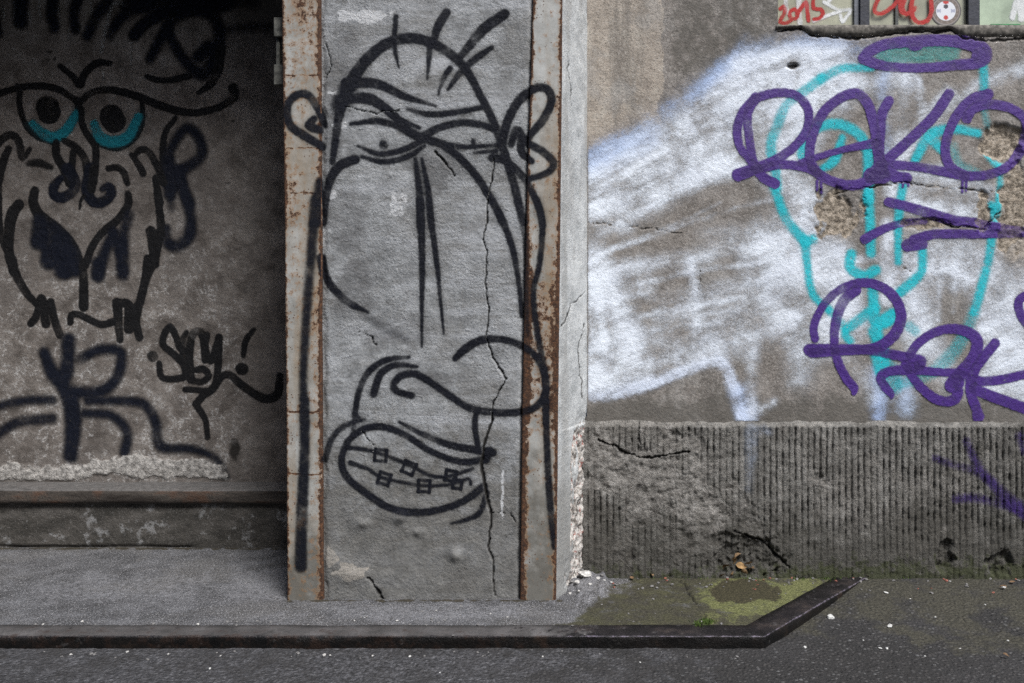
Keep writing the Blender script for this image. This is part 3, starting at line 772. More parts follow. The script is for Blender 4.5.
t(Z0, [(986, 270), (980, 292), (974, 312)], [5, 5.5, 5], .9); t(Z0, [(974, 312), (964, 335), (948, 358), (925, 376), (900, 384)], [6, 7, 8, 7, 6], .42, 4)
t(Z2, [(165, 530), (172, 470), (225, 432), (295, 425), (358, 460), (388, 520), (390, 600), (392, 680)], 6, .9); t(Z0, [(868, 195), (870, 222), (871, 253)], 5.5, .9)
t(Z2, [(302, 470), (275, 545), (232, 578)], [4, 6, 4]); t(Z2, [(550, 545), (600, 462), (680, 440), (765, 455)], [5, 6.5, 5.5, 4.5]); t(Z2, [(605, 470), (640, 515)], [7, 4])
t(Z2, [(680, 500), (700, 560), (760, 590)], 5, .35, 4); t(Z2, [(800, 530), (840, 575)], 4.5, .7)
t(Z0, [(903, 185), (898.5, 217), (898, 262)], [5, 5, 4], .9)
t(Z4, [(265, 203), (263, 240), (300, 262), (332, 246)], 6); t(Z4, [(460, 195), (457, 250), (425, 285), (400, 306)], [5, 5, 6, 6])
t(Z4, [(325, 290), (328, 385)], 6); t(Z4, [(330, 350), (290, 380), (250, 410)], [6, 6, 5]); t(Z4, [(345, 392), (378, 372)], [8, 9], 1); t(Z4, [(250, 425), (262, 440)], 5, .8)
t(Z4, [(345, 480), (350, 520)], [11, 9], .85, 3); t(Z4, [(330, 415), (350, 470)], 8, .9); t(Z4, [(425, 400), (440, 412)], 6, .45, 3); t(Z4, [(370, 520), (380, 560)], 11, .45, 4)
MT = mat_paint('turquoise spray paint', 'plaster', .7, .55, False, .6)
p.build('graffiti_face', wall, MT, .8, D_U, y_upper, .0022, 0, mk_wall, 1100)['label'] = 'turquoise spray outline of a long face under a halo'

pur = (.064, .022, .205)
MPU = mat_paint('purple spray paint', 'plaster', .45, .5, False, .3)
Z1 = (580, 0, 3.415); Z6 = (790, 230, 6.827); Z8 = (790, 320, 6.827); Z5 = (874, 330, 6.827); Zu = (874, 160, 6.827)
p = Paint()
def u(reg, pts, r=4.7, op=.93): p.st(reg, pts, r, .8, op, pur, .06)
u(Z1, [(600, 332), (572, 390), (578, 470), (592, 550), (620, 600), (665, 628)], [5, 4.5, 4.2, 4.5, 5, 5.2])
u(Z1, [(592, 560), (548, 505), (537, 440), (558, 380), (605, 335), (680, 317), (740, 328), (778, 372), (775, 440), (735, 497), (670, 545), (600, 575), (540, 597)], [4, 4, 4.6, 4.6, 4.6, 4.6, 4.4, 4.4, 4.4, 4.4, 5, 5.5, 6.5])
u(Z1, [(560, 592), (640, 570), (700, 562), (770, 572), (820, 595)], 4.5)
u(Z2, [(195, 575), (250, 612), (320, 632), (380, 622), (425, 590)], [4.5, 5, 5, 5.5, 6])
u(Z2, [(215, 590), (190, 540), (200, 460), (240, 380), (300, 332), (350, 320), (388, 355), (410, 430), (422, 510), (440, 590)], [4.5, 4.8, 5, 5, 5, 5.2, 5.2, 5, 5.2, 6])
u(Z2, [(160, 557), (230, 532), (320, 507), (408, 490)], [4, 3.4, 3.4, 5])
u(Z2, [(460, 345), (437, 390), (432, 450), (426, 530), (430, 600)], [5, 5, 4.6, 5, 6])
u(Z2, [(665, 322), (610, 400), (530, 478), (445, 555), (405, 600)], [5.3, 5.3, 5, 5.2, 8])
u(Z2, [(440, 570), (480, 602), (520, 608)], [7, 6, 5.6]); u(Z2, [(400, 600), (440, 600)], [8, 8])
u(Z2, [(480, 563), (560, 570), (640, 585), (720, 600), (800, 597), (868, 567), (908, 520), (930, 460), (925, 410), (895, 380), (850, 362), (795, 357), (745, 372), (726, 405)], [4.6] * 10 + [4.8, 5, 5.2, 5.2])
u(Z2, [(798, 322), (740, 342), (690, 398), (662, 460), (652, 520), (672, 572), (720, 600)], [5.5, 5.2, 5, 4.8, 4.8, 5, 5])
for a, b, r in (((962.5, 180), (962, 192), 1.3), ((966.3, 180), (966, 191), 1.2), ((817, 181), (817, 190), 1.4), ((821, 182), (821.4, 193), 1.3), ((903, 180), (902.5, 187), 1.3), ((908, 180), (908.3, 185.5), 1.4)):
    u(Z0, [a, b], r)
p.build('graffiti_lettering', wall, MPU, .7, D_U, y_upper, .0036, .38, lambda a, b, c, d: np.maximum(mk_wall(a, b, c, d), .86), 1100)['label'] = 'large purple sprayed word running across the turquoise eyes'
p = Paint()
u(Z2, [(375, 200), (395, 175), (450, 152), (555, 140), (680, 140), (765, 160), (788, 190), (760, 215), (690, 222), (600, 231), (500, 231), (420, 220), (375, 200)], [6, 5.5, 5.5, 6, 6, 7.5, 7.5, 6, 5.2, 4.6, 4.6, 5, 6])
u(Z2, [(545, 152), (556, 150)], 6.5); u(Z2, [(770, 190), (775, 195)], 8)
p.build('graffiti_halo', wall, MPU, .7, D_U, y_upper, .0034, .3, mk_wall, 1100)['label'] = 'purple sprayed ring under the window sill'
p = Paint()
u(Zu, [(100, 287), (250, 325), (400, 372), (550, 412), (700, 430), (850, 465), (1024, 490), (1150, 500)], [5, 5, 5.4, 5.2, 4.8, 5.5, 5, 5])
u(Zu, [(-62, 540), (0, 502), (100, 456), (230, 425), (350, 418)], [5, 4.6, 4, 3.6, 3])
u(Zu, [(230, 582), (330, 575)], [6.5, 5.4]); u(Zu, [(270, 545), (400, 508), (550, 505), (750, 505), (1000, 497)], [5, 4.8, 4.6, 4.4, 4.4])
p.build('graffiti_underline', wall, MPU, .7, D_U, y_upper, .0034, .35, lambda a, b, c, d: np.maximum(mk_wall(a, b, c, d), .55), 1100)
p = Paint()
u(Z6, [(170, 740), (160, 670), (185, 590), (245, 490), (340, 407), (450, 365), (560, 365), (660, 410), (730, 490), (757, 580), (742, 660), (700, 725), (615, 790), (500, 815), (350, 830), (150, 838)], [4, 4, 4, 4, 4.2, 4.6, 4.8, 5, 5.2, 5.4, 5.6, 5.6, 5.4, 4.6, 3.8, 5.2])
u(Z6, [(450, 410), (375, 470), (330, 560), (308, 660), (302, 740), (308, 830), (340, 930), (390, 1020), (438, 1078), (435, 1112)], [5.5, 5.5, 5, 4.8, 4.4, 4.4, 4.4, 4.6, 4.4, 2.5])
u(Z8, [(130, 203), (300, 195), (500, 200), (700, 235), (850, 268), (880, 285)], [6, 4.6, 4.6, 4.8, 5.6, 7.5])
u(Z8, [(880, 310), (800, 335), (700, 345), (640, 365), (618, 402), (655, 465), (688, 500), (690, 530)], [6, 5.2, 4.8, 4.8, 4.6, 4.4, 4, 1.6])
u(Z5, [(240, 170), (300, 90), (400, 22), (500, -8), (600, 0), (690, 50), (702, 130), (660, 210), (590, 290), (545, 350)], [4.4, 4.4, 4.6, 4.8, 5.2, 6, 6, 6, 6, 7])
u(Z5, [(215, 230), (250, 300), (310, 380), (400, 458), (480, 487), (550, 470), (575, 420)], [4.5, 4.4, 4.6, 5, 5, 5.4, 5])
u(Z5, [(300, 275), (450, 287), (580, 297), (700, 345), (850, 340), (1024, 303), (1120, 280)], [4.6, 4, 4.6, 5, 4.6, 4.6, 4.6]); u(Z5, [(535, 375), (560, 360)], 8)
u(Z5, [(825, 90), (760, 170), (692, 260), (662, 360), (662, 440), (700, 545), (710, 590)], [5, 5, 5, 5.4, 5, 5, 6])
u(Z5, [(680, 400), (800, 450), (950, 505), (1060, 545)], [5.4, 5.4, 5.6, 5.6])
p.build('graffiti_lettering', wall, MPU, .7, D_U, y_upper, .0034, .38, mk_wall, 1100)['label'] = 'lower purple sprayed word over the turquoise mouth'
p = Paint()
u(Z0, [(1028, 294), (1019, 300), (1019, 310), (1025, 322), (1045, 340)], 4.4)
p.build('graffiti_stroke', wall, MPU, .7, D_U, y_upper, .0034, .35, mk_wall, 1100)
p = Paint()
def ud(pts, r, op=.58): p.st(Z0, pts, r, 3.6, op, (.05, .02, .17), .12)
ud([(966, 441), (974, 458), (984, 474), (1008, 499), (1030, 515)], [3.4, 3.6, 4, 6, 8.5]); ud([(935, 458), (952, 464), (972, 470), (992, 481)], [3, 3.2, 3.4, 3.4]); ud([(956, 499), (975, 498), (1003, 504), (1030, 512)], [3.8, 3.8, 4.4, 6])
ud([(1020, 436), (1026, 450)], [4, 5])
p.build('graffiti_splash', wall, mat_paint('purple spray on ribs', 'dado', .6, .6, False, .5), .75, D_D, y_dado, .003, 0, None, 1100)['label'] = 'purple sprayed arrow strokes across the ribs'
p = Paint()
for pts, r in (([(752, 432), (751, 455), (749, 490)], [8, 7, 4]), ([(765, 430), (770, 432)], [5, 4])): p.st(Z0, pts, r, 5, .5, (.42, .47, .56), 0)
p.build('white_paint', wall, mat_paint('thin white spray on ribs', 'dado', .9, .7, True, .9), 1.5, D_D, y_dado, .003, 0, None, 1100, .03)

# ================================================================== PILLAR
pil = thing('concrete_pillar', 'grey concrete pillar with rusty steel edges and a black sprayed big nosed face', 'pillar', (wx(420, D_P), D_P, 0))
ZT = 3.60
yk = [0, 200, 420, 600]
def edge(vals):
    zz = [wz(v, D_P) for v in yk][::-1]; xx = [wx(v, D_P) for v in vals][::-1]
    sl = (xx[-1] - xx[0]) / (zz[-1] - zz[0])
    return lambda z: np.where(z > zz[-1], xx[-1] + sl * .6 * (np.minimum(z, ZT) - zz[-1]), np.interp(z, zz, xx))
E0, E1, E2, E3 = edge([281.5, 284, 286, 287]), edge([320, 321, 321.5, 323]), edge([533, 526.5, 522, 520]), edge([562.5, 560.5, 558, 556])
P1, P2, P3 = (270, 0, 3.103), (270, 200, 3.103), (270, 400, 3.103)
CRP = reg_pts(P1, [(695, 490), (688, 560), (672, 620)]) + reg_pts(P2, [(675, 0), (672, 70), (659, 122), (673, 160), (667, 260), (677, 340), (671, 430), (692, 492), (733, 556), (690, 630), (686, 683)]) + reg_pts(P3, [(690, 60), (662, 140), (653, 205), (668, 290), (686, 370), (675, 455), (694, 510), (690, 545), (697, 610)])
C_BUMP = [(399, 517.5, 7, 6, .016), (363, 524, 6, 5, .012), (455, 556, 6, 6, .016), (352, 575, 20, 8, .008), (417, 533, 5, 4, .008), (330, 558, 10, 14, .008)]
def core_masks(X, Z):
    px = X / D_P * F + CX; py = HY - (Z - H) / D_P * F
    wd = np.interp(py, [100, 200, 400, 430, 480, 520, 600], [.5, .7, .8, 1.5, 2.3, 1.3, .7])
    jx = px + 1.8 * fbm(px, py, .13, 3, 90); jy = py
    d = polydist(jx, jy, CRP)
    cr = 1 - sst(.5, 1.2, d / wd)
    for i, (pts, r) in enumerate([(reg_pts(P3, [(300, 555), (318, 570), (345, 622)]), 1.4), (reg_pts(P3, [(686, 352), (745, 352), (762, 380)]), .7), (reg_pts(P2, [(270, 410), (310, 425), (330, 450)]), .7),
                                  (reg_pts(P1, [(510, 470), (540, 500), (572, 545)]), 1.1), (reg_pts(P3, [(285, 100), (310, 130), (320, 160)]), .5), (reg_pts(P1, [(235, 330), (330, 350), (400, 340)]), .6),
                                  (reg_pts(P1, [(170, 130), (185, 200), (172, 240)]), .7)]):
        cr = np.maximum(cr, crackmask(px, py, pts, r, 95 + i))
    return px, py, cr
def y_core(X, Z):
    px, py, cr = core_masks(X, Z)
    y = D_P + .010 + .006 * fbm(X, Z, 4, 3, 33) + .0022 * fbm(X, Z, 17, 4, 34) + .0016 * fbm(X, Z, 60, 3, 35)
    for cx, cy, rx, ry, a in C_BUMP: y = y - a * np.exp(-((px - cx) / rx) ** 2 - ((py - cy) / ry) ** 2)
    # the part right of the crack stands back a little low down
    xc = np.interp(py, [q[1] for q in CRP], [q[0] for q in CRP])
    y = y + .006 * sst(430, 470, py) * sst(-1, 1, px - xc)
    e = np.minimum(px - (E1(Z) / D_P * F + CX), (E2(Z) / D_P * F + CX) - px)
    y = y + .010 * sst(6, 0, e + 4 * fbm(px, py, .06, 3, 37))
    return y + .010 * cr
nu = 210; zs = np.concatenate([np.arange(-.06, 2.66, .0043), np.arange(2.66, ZT, .04)])
U, Z = np.meshgrid(np.linspace(0, 1, nu), zs, indexing='ij')
X = (E1(Z) - .004) * (1 - U) + (E2(Z) + .004) * U
px, py, cr = core_masks(X, Z)
dirt = sst(370, 560, py + 60 * fbm(px, py, .012, 3, 40)) * .98
dirt = np.maximum(dirt, .6 * sst(16, 0, px - 322) * sst(150, 400, py)); dirt = dirt + .4 * sst(585, 600, py)  # the foot band adds painted contact shade to the real dirt
smear = np.maximum.reduce([.72 * blob(px, py, 435, 165, 34, 26, 42, .5, .03), .75 * blob(px, py, 355, 290, 26, 42, 43, .5, .03), .55 * blob(px, py, 345, 215, 24, 40, 44, .5, .03),
                           .55 * blob(px, py, 395, 330, 44, 20, 45, .5, .03), .6 * blob(px, py, 430, 385, 30, 14, 46, .5, .03), .7 * blob(px, py, 330, 130, 12, 60, 47, .5, .03), .6 * blob(px, py, 350, 60, 26, 34, 48, .6, .04)])
whi = np.maximum.reduce([.85 * blob(px, py, 362, 15, 30, 8, 50, .6, .08), .7 * blob(px, py, 340, 92, 14, 4, 51, .6, .1), .7 * blob(px, py, 341, 124, 10, 4, 52, .5, .1), .8 * blob(px, py, 331, 194, 6, 5, 53, .5, .1), .5 * blob(px, py, 400, 205, 14, 16, 54, .8, .06), .62 * sst(4, 0, np.abs(px - (507 - .01 * py))) * sst(465, 475, py) * sst(535, 510, py)])
rawm = np.maximum(.8 * blob(px, py, 352, 572, 20, 9, 55, .8, .07), .6 * blob(px, py, 330, 556, 8, 14, 56, .8, .07))
mesh_np('concrete_core', np.stack([X, y_core(X, Z), Z], -1).reshape(-1, 3), grid_quads(nu, len(zs)), MPI, pil,
        dict(dirt=dirt.ravel(), smear=smear.ravel(), white=whi.ravel(), raw=rawm.ravel(), crack=cr.ravel()))

def steel(ea, eb, side, seed):
    """angle profile swept up the pillar corner; side -1 wraps the left corner, +1 the right one"""
    w_ = 34
    us = np.linspace(0, 1, w_)
    prof = [('a', .10 if side < 0 else .020)] + [('a', .004)] + [('u', q) for q in us[1:-1]] + [('b', .004)] + [('b', .10 if side > 0 else .020)]
    zs = np.concatenate([np.arange(-.02, 2.66, .0045), np.arange(2.66, ZT, .05)])
    V = []; ed = []
    for k, q in prof:
        a, b = ea(zs), eb(zs)
        wav = .0018 * fbm(zs, zs * 0 + seed, 3, 3, seed)
        if k == 'u': x = a * (1 - q) + b * q; y = D_P + .0022 * fbm(x, zs, 8, 3, seed) + zs * 0; e = np.minimum(q, 1 - q) * (b - a)
        else:
            x = (a if k == 'a' else b) + wav; y = D_P + q + zs * 0; e = zs * 0
        V.append(np.stack([x, y, zs], -1)); ed.append(e)
    V = np.stack(V, 0); ed = np.stack(ed, 0)
    px = V[..., 0] / D_P * F + CX; py = HY - (V[..., 2] - H) / D_P * F
    fr = np.stack([np.full(len(zs), 0 if k == 'a' else 1 if k == 'b' else q) for k, q in prof], 0)
    dirt = sst(470, 590, py + 30 * fbm(px, py, .02, 3, seed)) * .85
    if side < 0:
        rust = .60 * sst(.020, 0.0, ed) + .16 + .28 * sst(150, 0, py) + .30 * sst(250, 340, py) * sst(480, 400, py) * sst(.5, 1, fr) + .26 * sst(120, 170, py) * sst(250, 200, py) * sst(.6, .2, fr)
        for yy in (75, 148, 193, 412, 474): rust = np.maximum(rust, .68 * sst(1.6, .4, np.abs(py - yy - 2 * fbm(px, py, .1, 2, 5))))
        rust = rust + .35 * sst(400, 600, py) * sst(.7, 1, fr)
    else:
        rust = .58 * sst(.020, 0.0, ed) + .15 + .30 * sst(.62, 1, fr) + .36 * sst(255, 300, py) * sst(455, 400, py) + .55 * sst(.28, .12, fr) * sst(180, 300, py) + .2 * sst(.14, .03, fr) - .12 * sst(440, 520, py) * sst(.3, .4, fr)
        dirt = np.maximum(dirt, .70 * sst(400, 520, py + 60 * fbm(px, py, .03, 3, 201)))
    return mesh_np('steel_edge', V.reshape(-1, 3), grid_quads(len(prof), len(zs)), MST, pil, dict(rust=rust.ravel(), dirt=dirt.ravel()))
steel(E0, E1, -1, 61)
se = steel(E2, E3, +1, 66); se['label'] = 'narrow steel edge with heavy rust along its groove'

# plastered return on the right, splayed back to the wall
nu = 90; zs = np.concatenate([np.arange(-.03, 2.66, .0045), np.arange(2.66, ZT, .05)])
U, Z = np.meshgrid(np.linspace(0, 1, nu), zs, indexing='ij')
zb_ = wz(600, D_P)
XB = wx(588.5, D_U)
xa = E3(Z) - .001; X = xa * (1 - U) + XB * U
yb = np.where(Z < .72, D_D + .02, D_U + .02)
Y = (D_P + .012) * (1 - U) + yb * U
pyp = HY - (Z - H) / 3.6 * F
raw = sst(.44, .66, U + .42 * fbm(Z, U, 5, 4, 81)) * sst(405, 450, pyp)
raw = np.maximum(raw, sst(.25, .5, U + .25 * fbm(Z, U * .7, 6, 4, 82)) * sst(540, 575, pyp))
dirt = sst(380, 560, pyp + 40 * fbm(Z, U, 3, 3, 83)) * .9
crk = np.zeros_like(U)
for i, pts in enumerate([[(.1, 325), (.4, 305), (.9, 290)], [(.85, 325), (.62, 350), (.8, 400)], [(.2, 60), (.35, 110)]]):
    pp = [(a * 30, b) for a, b in pts]; crk = np.maximum(crk, crackmask(U * 30, pyp, pp, .8, 85 + i))
nrm = np.array([yb[0, 0] - D_P, -(XB - xa[0, 0])]); nrm = nrm / np.hypot(*nrm)
dn = .004 * fbm(U * .3, Z, 10, 3, 88) - raw * (.018 + .022 * fbm(U * .3, Z, 22, 4, 89)) - .004 * crk
X = X + nrm[0] * dn; Y = Y + nrm[1] * dn
mesh_np('plaster_return', np.stack([X, Y, Z], -1).reshape(-1, 3), grid_quads(nu, len(zs)), MRT, pil, dict(raw=raw.ravel(), dirt=dirt.ravel(), crack=crk.ravel()))
# hidden left flank running back to the bay wall
zs = np.linspace(-.03, ZT, 60); 
V = np.stack([np.stack([E0(zs) + .002, zs * 0 + D_P + d, zs], -1) for d in np.linspace(.06, D_L - D_P + .05, 14)], 0)
nz_ = np.zeros(14 * 60)
mesh_np('flank', V.reshape(-1, 3), grid_quads(14, 60), MPI, pil, dict(dirt=nz_ + .4, smear=nz_, white=nz_, raw=nz_, crack=nz_))
xh0, xh1 = wx(275.5, 3.5), wx(282, 3.5)
boxes('hinge', [(xh0, xh1 + .03, 3.48, 3.53, wz(38, 3.5), wz(19, 3.5)), (xh0, xh1 + .03, 3.48, 3.53, wz(86, 3.5), wz(66, 3.5)), (xh0 + .004, xh0 + .02, 3.495, 3.515, wz(66, 3.5), wz(38, 3.5))], mat_simple('old hinge steel', (.085, .085, .075), .7, .5, 40), pil, .003)

# black face
blk = (.008, .009, .014)
p = Paint()
def k(reg, pts, r, op=.96, soft=1.5, c=blk, halo=.2): p.st(reg, pts, r, soft, op, c, halo)
k(P1, [(192, 500), (203, 420), (218, 335), (245, 262), (290, 192), (350, 138), (420, 116), (490, 126), (560, 165), (610, 217), (650, 290), (690, 370), (720, 450), (748, 540), (770, 620), (788, 690)], [3, 4, 5, 6, 6, 5.6, 5.4, 5, 4.6, 4.2, 4, 4, 4.2, 4.2, 4, 3.6], .95)
k(P1, [(210, 330), (235, 280), (260, 245)], [8, 9, 7], .8, 3)
k(P2, [(765, 0), (780, 60), (792, 130), (796, 300), (800, 420)], [3.6, 3.2, 3, 2.4, 2], .55, 1.5)
k(P1, [(390, 48), (384, 110), (386, 150), (398, 206)], [2.6, 2.6, 2.4, 1.0]); k(P1, [(546, 36), (522, 75), (505, 128)], [4.4, 4.6, 3]); k(P1, [(496, 120), (492, 180), (487, 242)], [3.4, 2.6, 1.1])
k(P1, [(728, 40), (665, 85), (612, 145), (580, 185)], [5, 5.4, 4.4, 3]); k(P1, [(686, 145), (632, 183), (585, 228), (552, 275)], [2.6, 3.8, 3.6, 1.6]); k(P1, [(558, 208), (538, 240), (521, 292)], [2.8, 2.8, 1.1])
k(P1, [(235, 255), (330, 258), (420, 298), (512, 326)], [5.5, 5, 3.6, 1.4]); k(P1, [(215, 312), (300, 302), (370, 345), (420, 395), (455, 420)], [5, 5.5, 4.4, 4, 4.5])
k(P1, [(255, 300), (340, 322), (400, 368), (462, 394)], [3, 4, 3.4, 1.8]); k(P1, [(425, 335), (490, 352), (570, 347), (655, 332)], [1.6, 3.2, 3.2, 2.6])
k(P1, [(250, 382), (330, 374), (390, 388), (452, 420)], [2, 3.4, 3.4, 4]); k(P1, [(465, 425), (520, 396), (590, 380), (650, 384), (695, 398)], [4, 4, 3.8, 3.4, 3])
k(P1, [(462, 426), (530, 445), (590, 490), (640, 545), (690, 625), (722, 690)], [4.4, 4.2, 4, 4, 3.8, 3.6]); k(P2, [(690, 0), (725, 70), (755, 160), (772, 260), (781, 360)], [3.6, 3.6, 3.2, 2.6, 2])
k(P1, [(350, 446), (352, 450)], 4.2); k(P1, [(270, 450), (335, 475), (400, 466), (462, 440)], [1.2, 2.8, 3.2, 3.4]); k(P1, [(282, 484), (355, 500), (430, 482), (478, 450)], [1.6, 3, 3, 2])
k(P1, [(520, 436), (590, 453), (650, 452), (700, 448)], [2, 2.6, 2.2, 2]); k(P1, [(632, 472), (700, 466)], [1.4, 2.6]); k(P1, [(630, 436), (631, 440)], 2.4); k(P1, [(690, 488), (722, 492)], [4.5, 4.4])
k(P1, [(160, 452), (100, 416), (62, 385), (55, 330), (80, 296), (118, 294), (150, 338), (168, 385)], [4, 4.4, 4.2, 4, 4, 4, 4, 3]); k(P1, [(138, 368), (122, 388), (150, 402)], [3.6, 4.6, 4.2])
k(P1, [(718, 452), (735, 380), (770, 312), (820, 275), (858, 275), (874, 310), (850, 368), (808, 418), (800, 442), (848, 470), (880, 505), (862, 535), (800, 556)], [4.4, 4.6, 4.6, 4.4, 4.2, 4.2, 4.2, 3.8, 3.8, 4, 4, 3.6, 3])
k(P1, [(748, 445), (762, 402), (780, 420), (780, 468), (812, 500)], [3.6, 4.4, 4.6, 4, 3.2]); k(P1, [(722, 490), (772, 532), (812, 590), (836, 650), (846, 700)], [4, 3.8, 3.6, 3.6, 3.4])
k(P2, [(828, 0), (846, 70), (836, 200), (818, 285), (828, 400), (850, 520), (856, 600), (856, 690)], [3.4, 3.2, 3, 2.8, 3, 3.4, 3.4, 3.2]); k(P3, [(856, 0), (860, 150), (868, 300), (876, 400), (880, 460)], [3.2, 3.4, 3.6, 3, 1.6], .9)
k(P1, [(262, 492), (215, 512), (186, 552), (172, 610), (166, 690)], [4.8, 5, 4.6, 4, 3]); k(P1, [(152, 560), (148, 620), (140, 690)], [3, 5.5, 6], .85, 2.4)
k(P2, [(140, 0), (130, 150), (118, 300), (108, 450), (104, 560), (108, 700)], [5, 4.8, 4.4, 4.2, 4, 4.4], .9, 3); k(P3, [(108, 0), (108, 150), (102, 300), (97, 420), (96, 516)], [4.6, 5, 5.5, 5.8, 6], .96, 2.4)
k(P2, [(158, 180), (172, 240), (205, 285), (250, 322), (302, 347)], [4.4, 4.2, 4, 3.6, 1.4]); k(P2, [(300, 365), (360, 400), (425, 432)], [3, 4.5, 4], .34, 4, blk, .05)
k(P1, [(450, 492), (462, 600), (466, 700)], [2, 3.6, 4.2], .9); k(P2, [(465, 0), (471, 200), (470, 330), (470, 455)], [4.2, 3.2, 2.2, 1.0]); k(P1, [(470, 490), (490, 590), (500, 700)], [1.4, 3, 3.4]); k(P2, [(491, 0), (515, 180), (527, 300), (538, 415)], [3.4, 2.8, 2, 1])
k(P1, [(462, 520), (475, 600)], [6, 5], .35, 4)
k(P2, [(438, 607), (392, 593), (382, 570), (408, 545), (450, 540), (500, 568), (560, 610), (622, 646), (700, 660), (780, 657), (830, 638), (856, 592), (850, 530), (820, 480), (770, 447), (710, 431), (650, 436), (602, 464), (574, 492)], [3.4, 3.4, 3.6, 3.8, 3.8, 3.6, 3.6, 3.8, 3.8, 3.8, 3.8, 3.8, 3.6, 3.4, 3.4, 3.6, 4.2, 4.4, 3.2])
k(P2, [(430, 487), (360, 496), (305, 532), (276, 590), (262, 660), (258, 715)], [1.6, 3.2, 3.4, 3.2, 2.8, 2.4]); k(P2, [(455, 517), (390, 511), (342, 540), (320, 602)], [1.6, 3.2, 3.8, 3.8]); k(P3, [(640, 35), (635, 80), (645, 150)], [2.8, 3, 3])
k(P3, [(292, 60), (230, 80), (190, 120), (168, 185)], [1.4, 3, 3.2, 3.6], .8, 1.8); k(P3, [(258, 40), (280, 62)], [2.4, 1.6])
k(P3, [(668, 186), (590, 192), (500, 160), (420, 110), (350, 84), (290, 90), (240, 130), (220, 190), (240, 242), (300, 292), (370, 335), (450, 350), (530, 340), (600, 314), (662, 270)], [3.6, 3.4, 3.2, 3.4, 3.6, 3.6, 3.4, 3.6, 3.8, 3.8, 3.8, 3.8, 3.6, 3.6, 4.2])
k(P3, [(400, 68), (480, 110), (560, 140), (640, 156), (690, 164)], [1.4, 3, 3.6, 4, 4.2]); k(P3, [(680, 160), (668, 185)], [4.6, 4.6]); k(P3, [(672, 290), (650, 350), (610, 372), (560, 384)], [3, 3, 2.4, 1.2], .9)
k(P3, [(238, 148), (320, 160), (430, 202), (500, 236), (560, 236), (628, 214)], [2.6, 2, 1.9, 1.9, 1.9, 1.9], .92); k(P3, [(248, 196), (300, 214), (350, 242), (470, 266), (560, 262), (615, 245), (622, 262)], [2.8, 2, 1.8, 1.7, 1.7, 1.7, 1.6], .92)
for cx, cy, s, a in ((342, 172, 20, .1), (430, 211, 20, .4), (560, 236, 18, .2), (353, 245, 19, .3), (477, 268, 20, .05), (580, 262, 15, .1)):
    q = [(cx + s * 1.25 * math.cos(a + math.pi / 4 + i * math.pi / 2), cy + s * 1.25 * math.sin(a + math.pi / 4 + i * math.pi / 2)) for i in range(5)]
    for a_, b_ in zip(q[:-1], q[1:]): k(P3, [a_, b_], 1.7, .95, .8, blk, .05)
def y_pillar_face(X, Z):
    px = X / D_P * F + CX; e1 = E1(Z); e2 = E2(Z)
    inside = (X > e1) & (X < e2)
    st = D_P + .0022 * np.where(X < 0.5 * (e1 + e2), fbm(X, Z, 8, 3, 61), fbm(X, Z, 8, 3, 66))
    return np.where(inside, y_core(X, Z), st)
def mk_pillar(px, py, X, Z):
    q = core_masks(X, Z)
    e0, e3 = E0(Z), E3(Z)
    inside = (X > E1(Z)) & (X < E2(Z))
    w_ = sst(.5, .75, .5 + fbm(px, py, .1, 3, 140))
    return np.where((X > e0 + .003) & (X < e3 - .002), 1.0, 0.0) * (1 - .9 * q[2] * inside) * (1 - .12 * w_)
MBK = mat_paint('black spray paint on pillar', 'pillar', .3, .75, False, .45, .15)
p.build('graffiti_face', pil, MBK, .62, D_P, y_pillar_face, .0016, 0, mk_pillar)['label'] = 'black sprayed cartoon face with a huge nose, frowning brows and braces'

# ================================================================== RECESSED BAY (left)
bay = thing('recessed_wall', 'dark recessed concrete wall with a black sprayed bearded face in glasses over a rusty ledge', 'wall', (wx(100, D_L), D_L, 0))
XL0, XL1 = -6.0, -.9
Z_LEDGE = wz(490, D_B - .01)
def bay_masks(X, Z):
    px = X / D_L * F + CX; py = HY - (Z - H) / D_L * F
    top = np.interp(px, [-300, 0, 90, 115, 140, 176, 223, 235, 260], [474, 469, 464, 459, 455, 459, 463, 472, 476])
    low = np.interp(px, [-300, 0, 80, 95, 205, 225], [481, 481, 479, 474, 478, 482])
    n = 15 * fbm(px, py, .04, 5, 101, .6)
    pal = sst(-3, 3, py + n - top) * sst(238, 215, px + 3 * n) * sst(2, -2, py - low + n * .5)
    lump = blob(px, py, 130, 468, 60, 12, 103, .7, .05)
    return px, py, pal, lump
def y_bay(X, Z):
    px, py, pal, lump = bay_masks(X, Z)
    return D_L + .007 * fbm(X, Z, 2.2, 3, 104) + .003 * fbm(X, Z, 14, 4, 105) - .005 * pal * (1 + fbm(X, Z, 16, 4, 106)) - .002 * lump
xs = np.concatenate([np.arange(XL0, -3.5, .04), np.arange(-3.5, XL1, .0065)]); zs = np.concatenate([np.arange(Z_LEDGE - .03, 3.05, .0065), np.arange(3.05, 3.75, .04)])
X, Z = np.meshgrid(xs, zs, indexing='ij')
px, py, pal, lump = bay_masks(X, Z)
eff = np.clip(.35 + .75 * sst(200, 340, py) , 0, 1) * sst(262, 225, px)
eff = np.maximum(eff, .9 * blob(px, py, 45, 445, 60, 26, 107, .5, .03))
crk = np.zeros_like(px)
for i, (cx, cy, rx, ry) in enumerate(((50, 52, 3, 1.6), (55, 59, 2, 2), (228, 183, 4, 1), (48, 60, 2, 1.4), (233, 121, 2, 1.6), (235, 450, 6, 12))):
    crk = np.maximum(crk, .9 * blob(px, py, cx, cy, rx, ry, 110 + i, .4, .2))
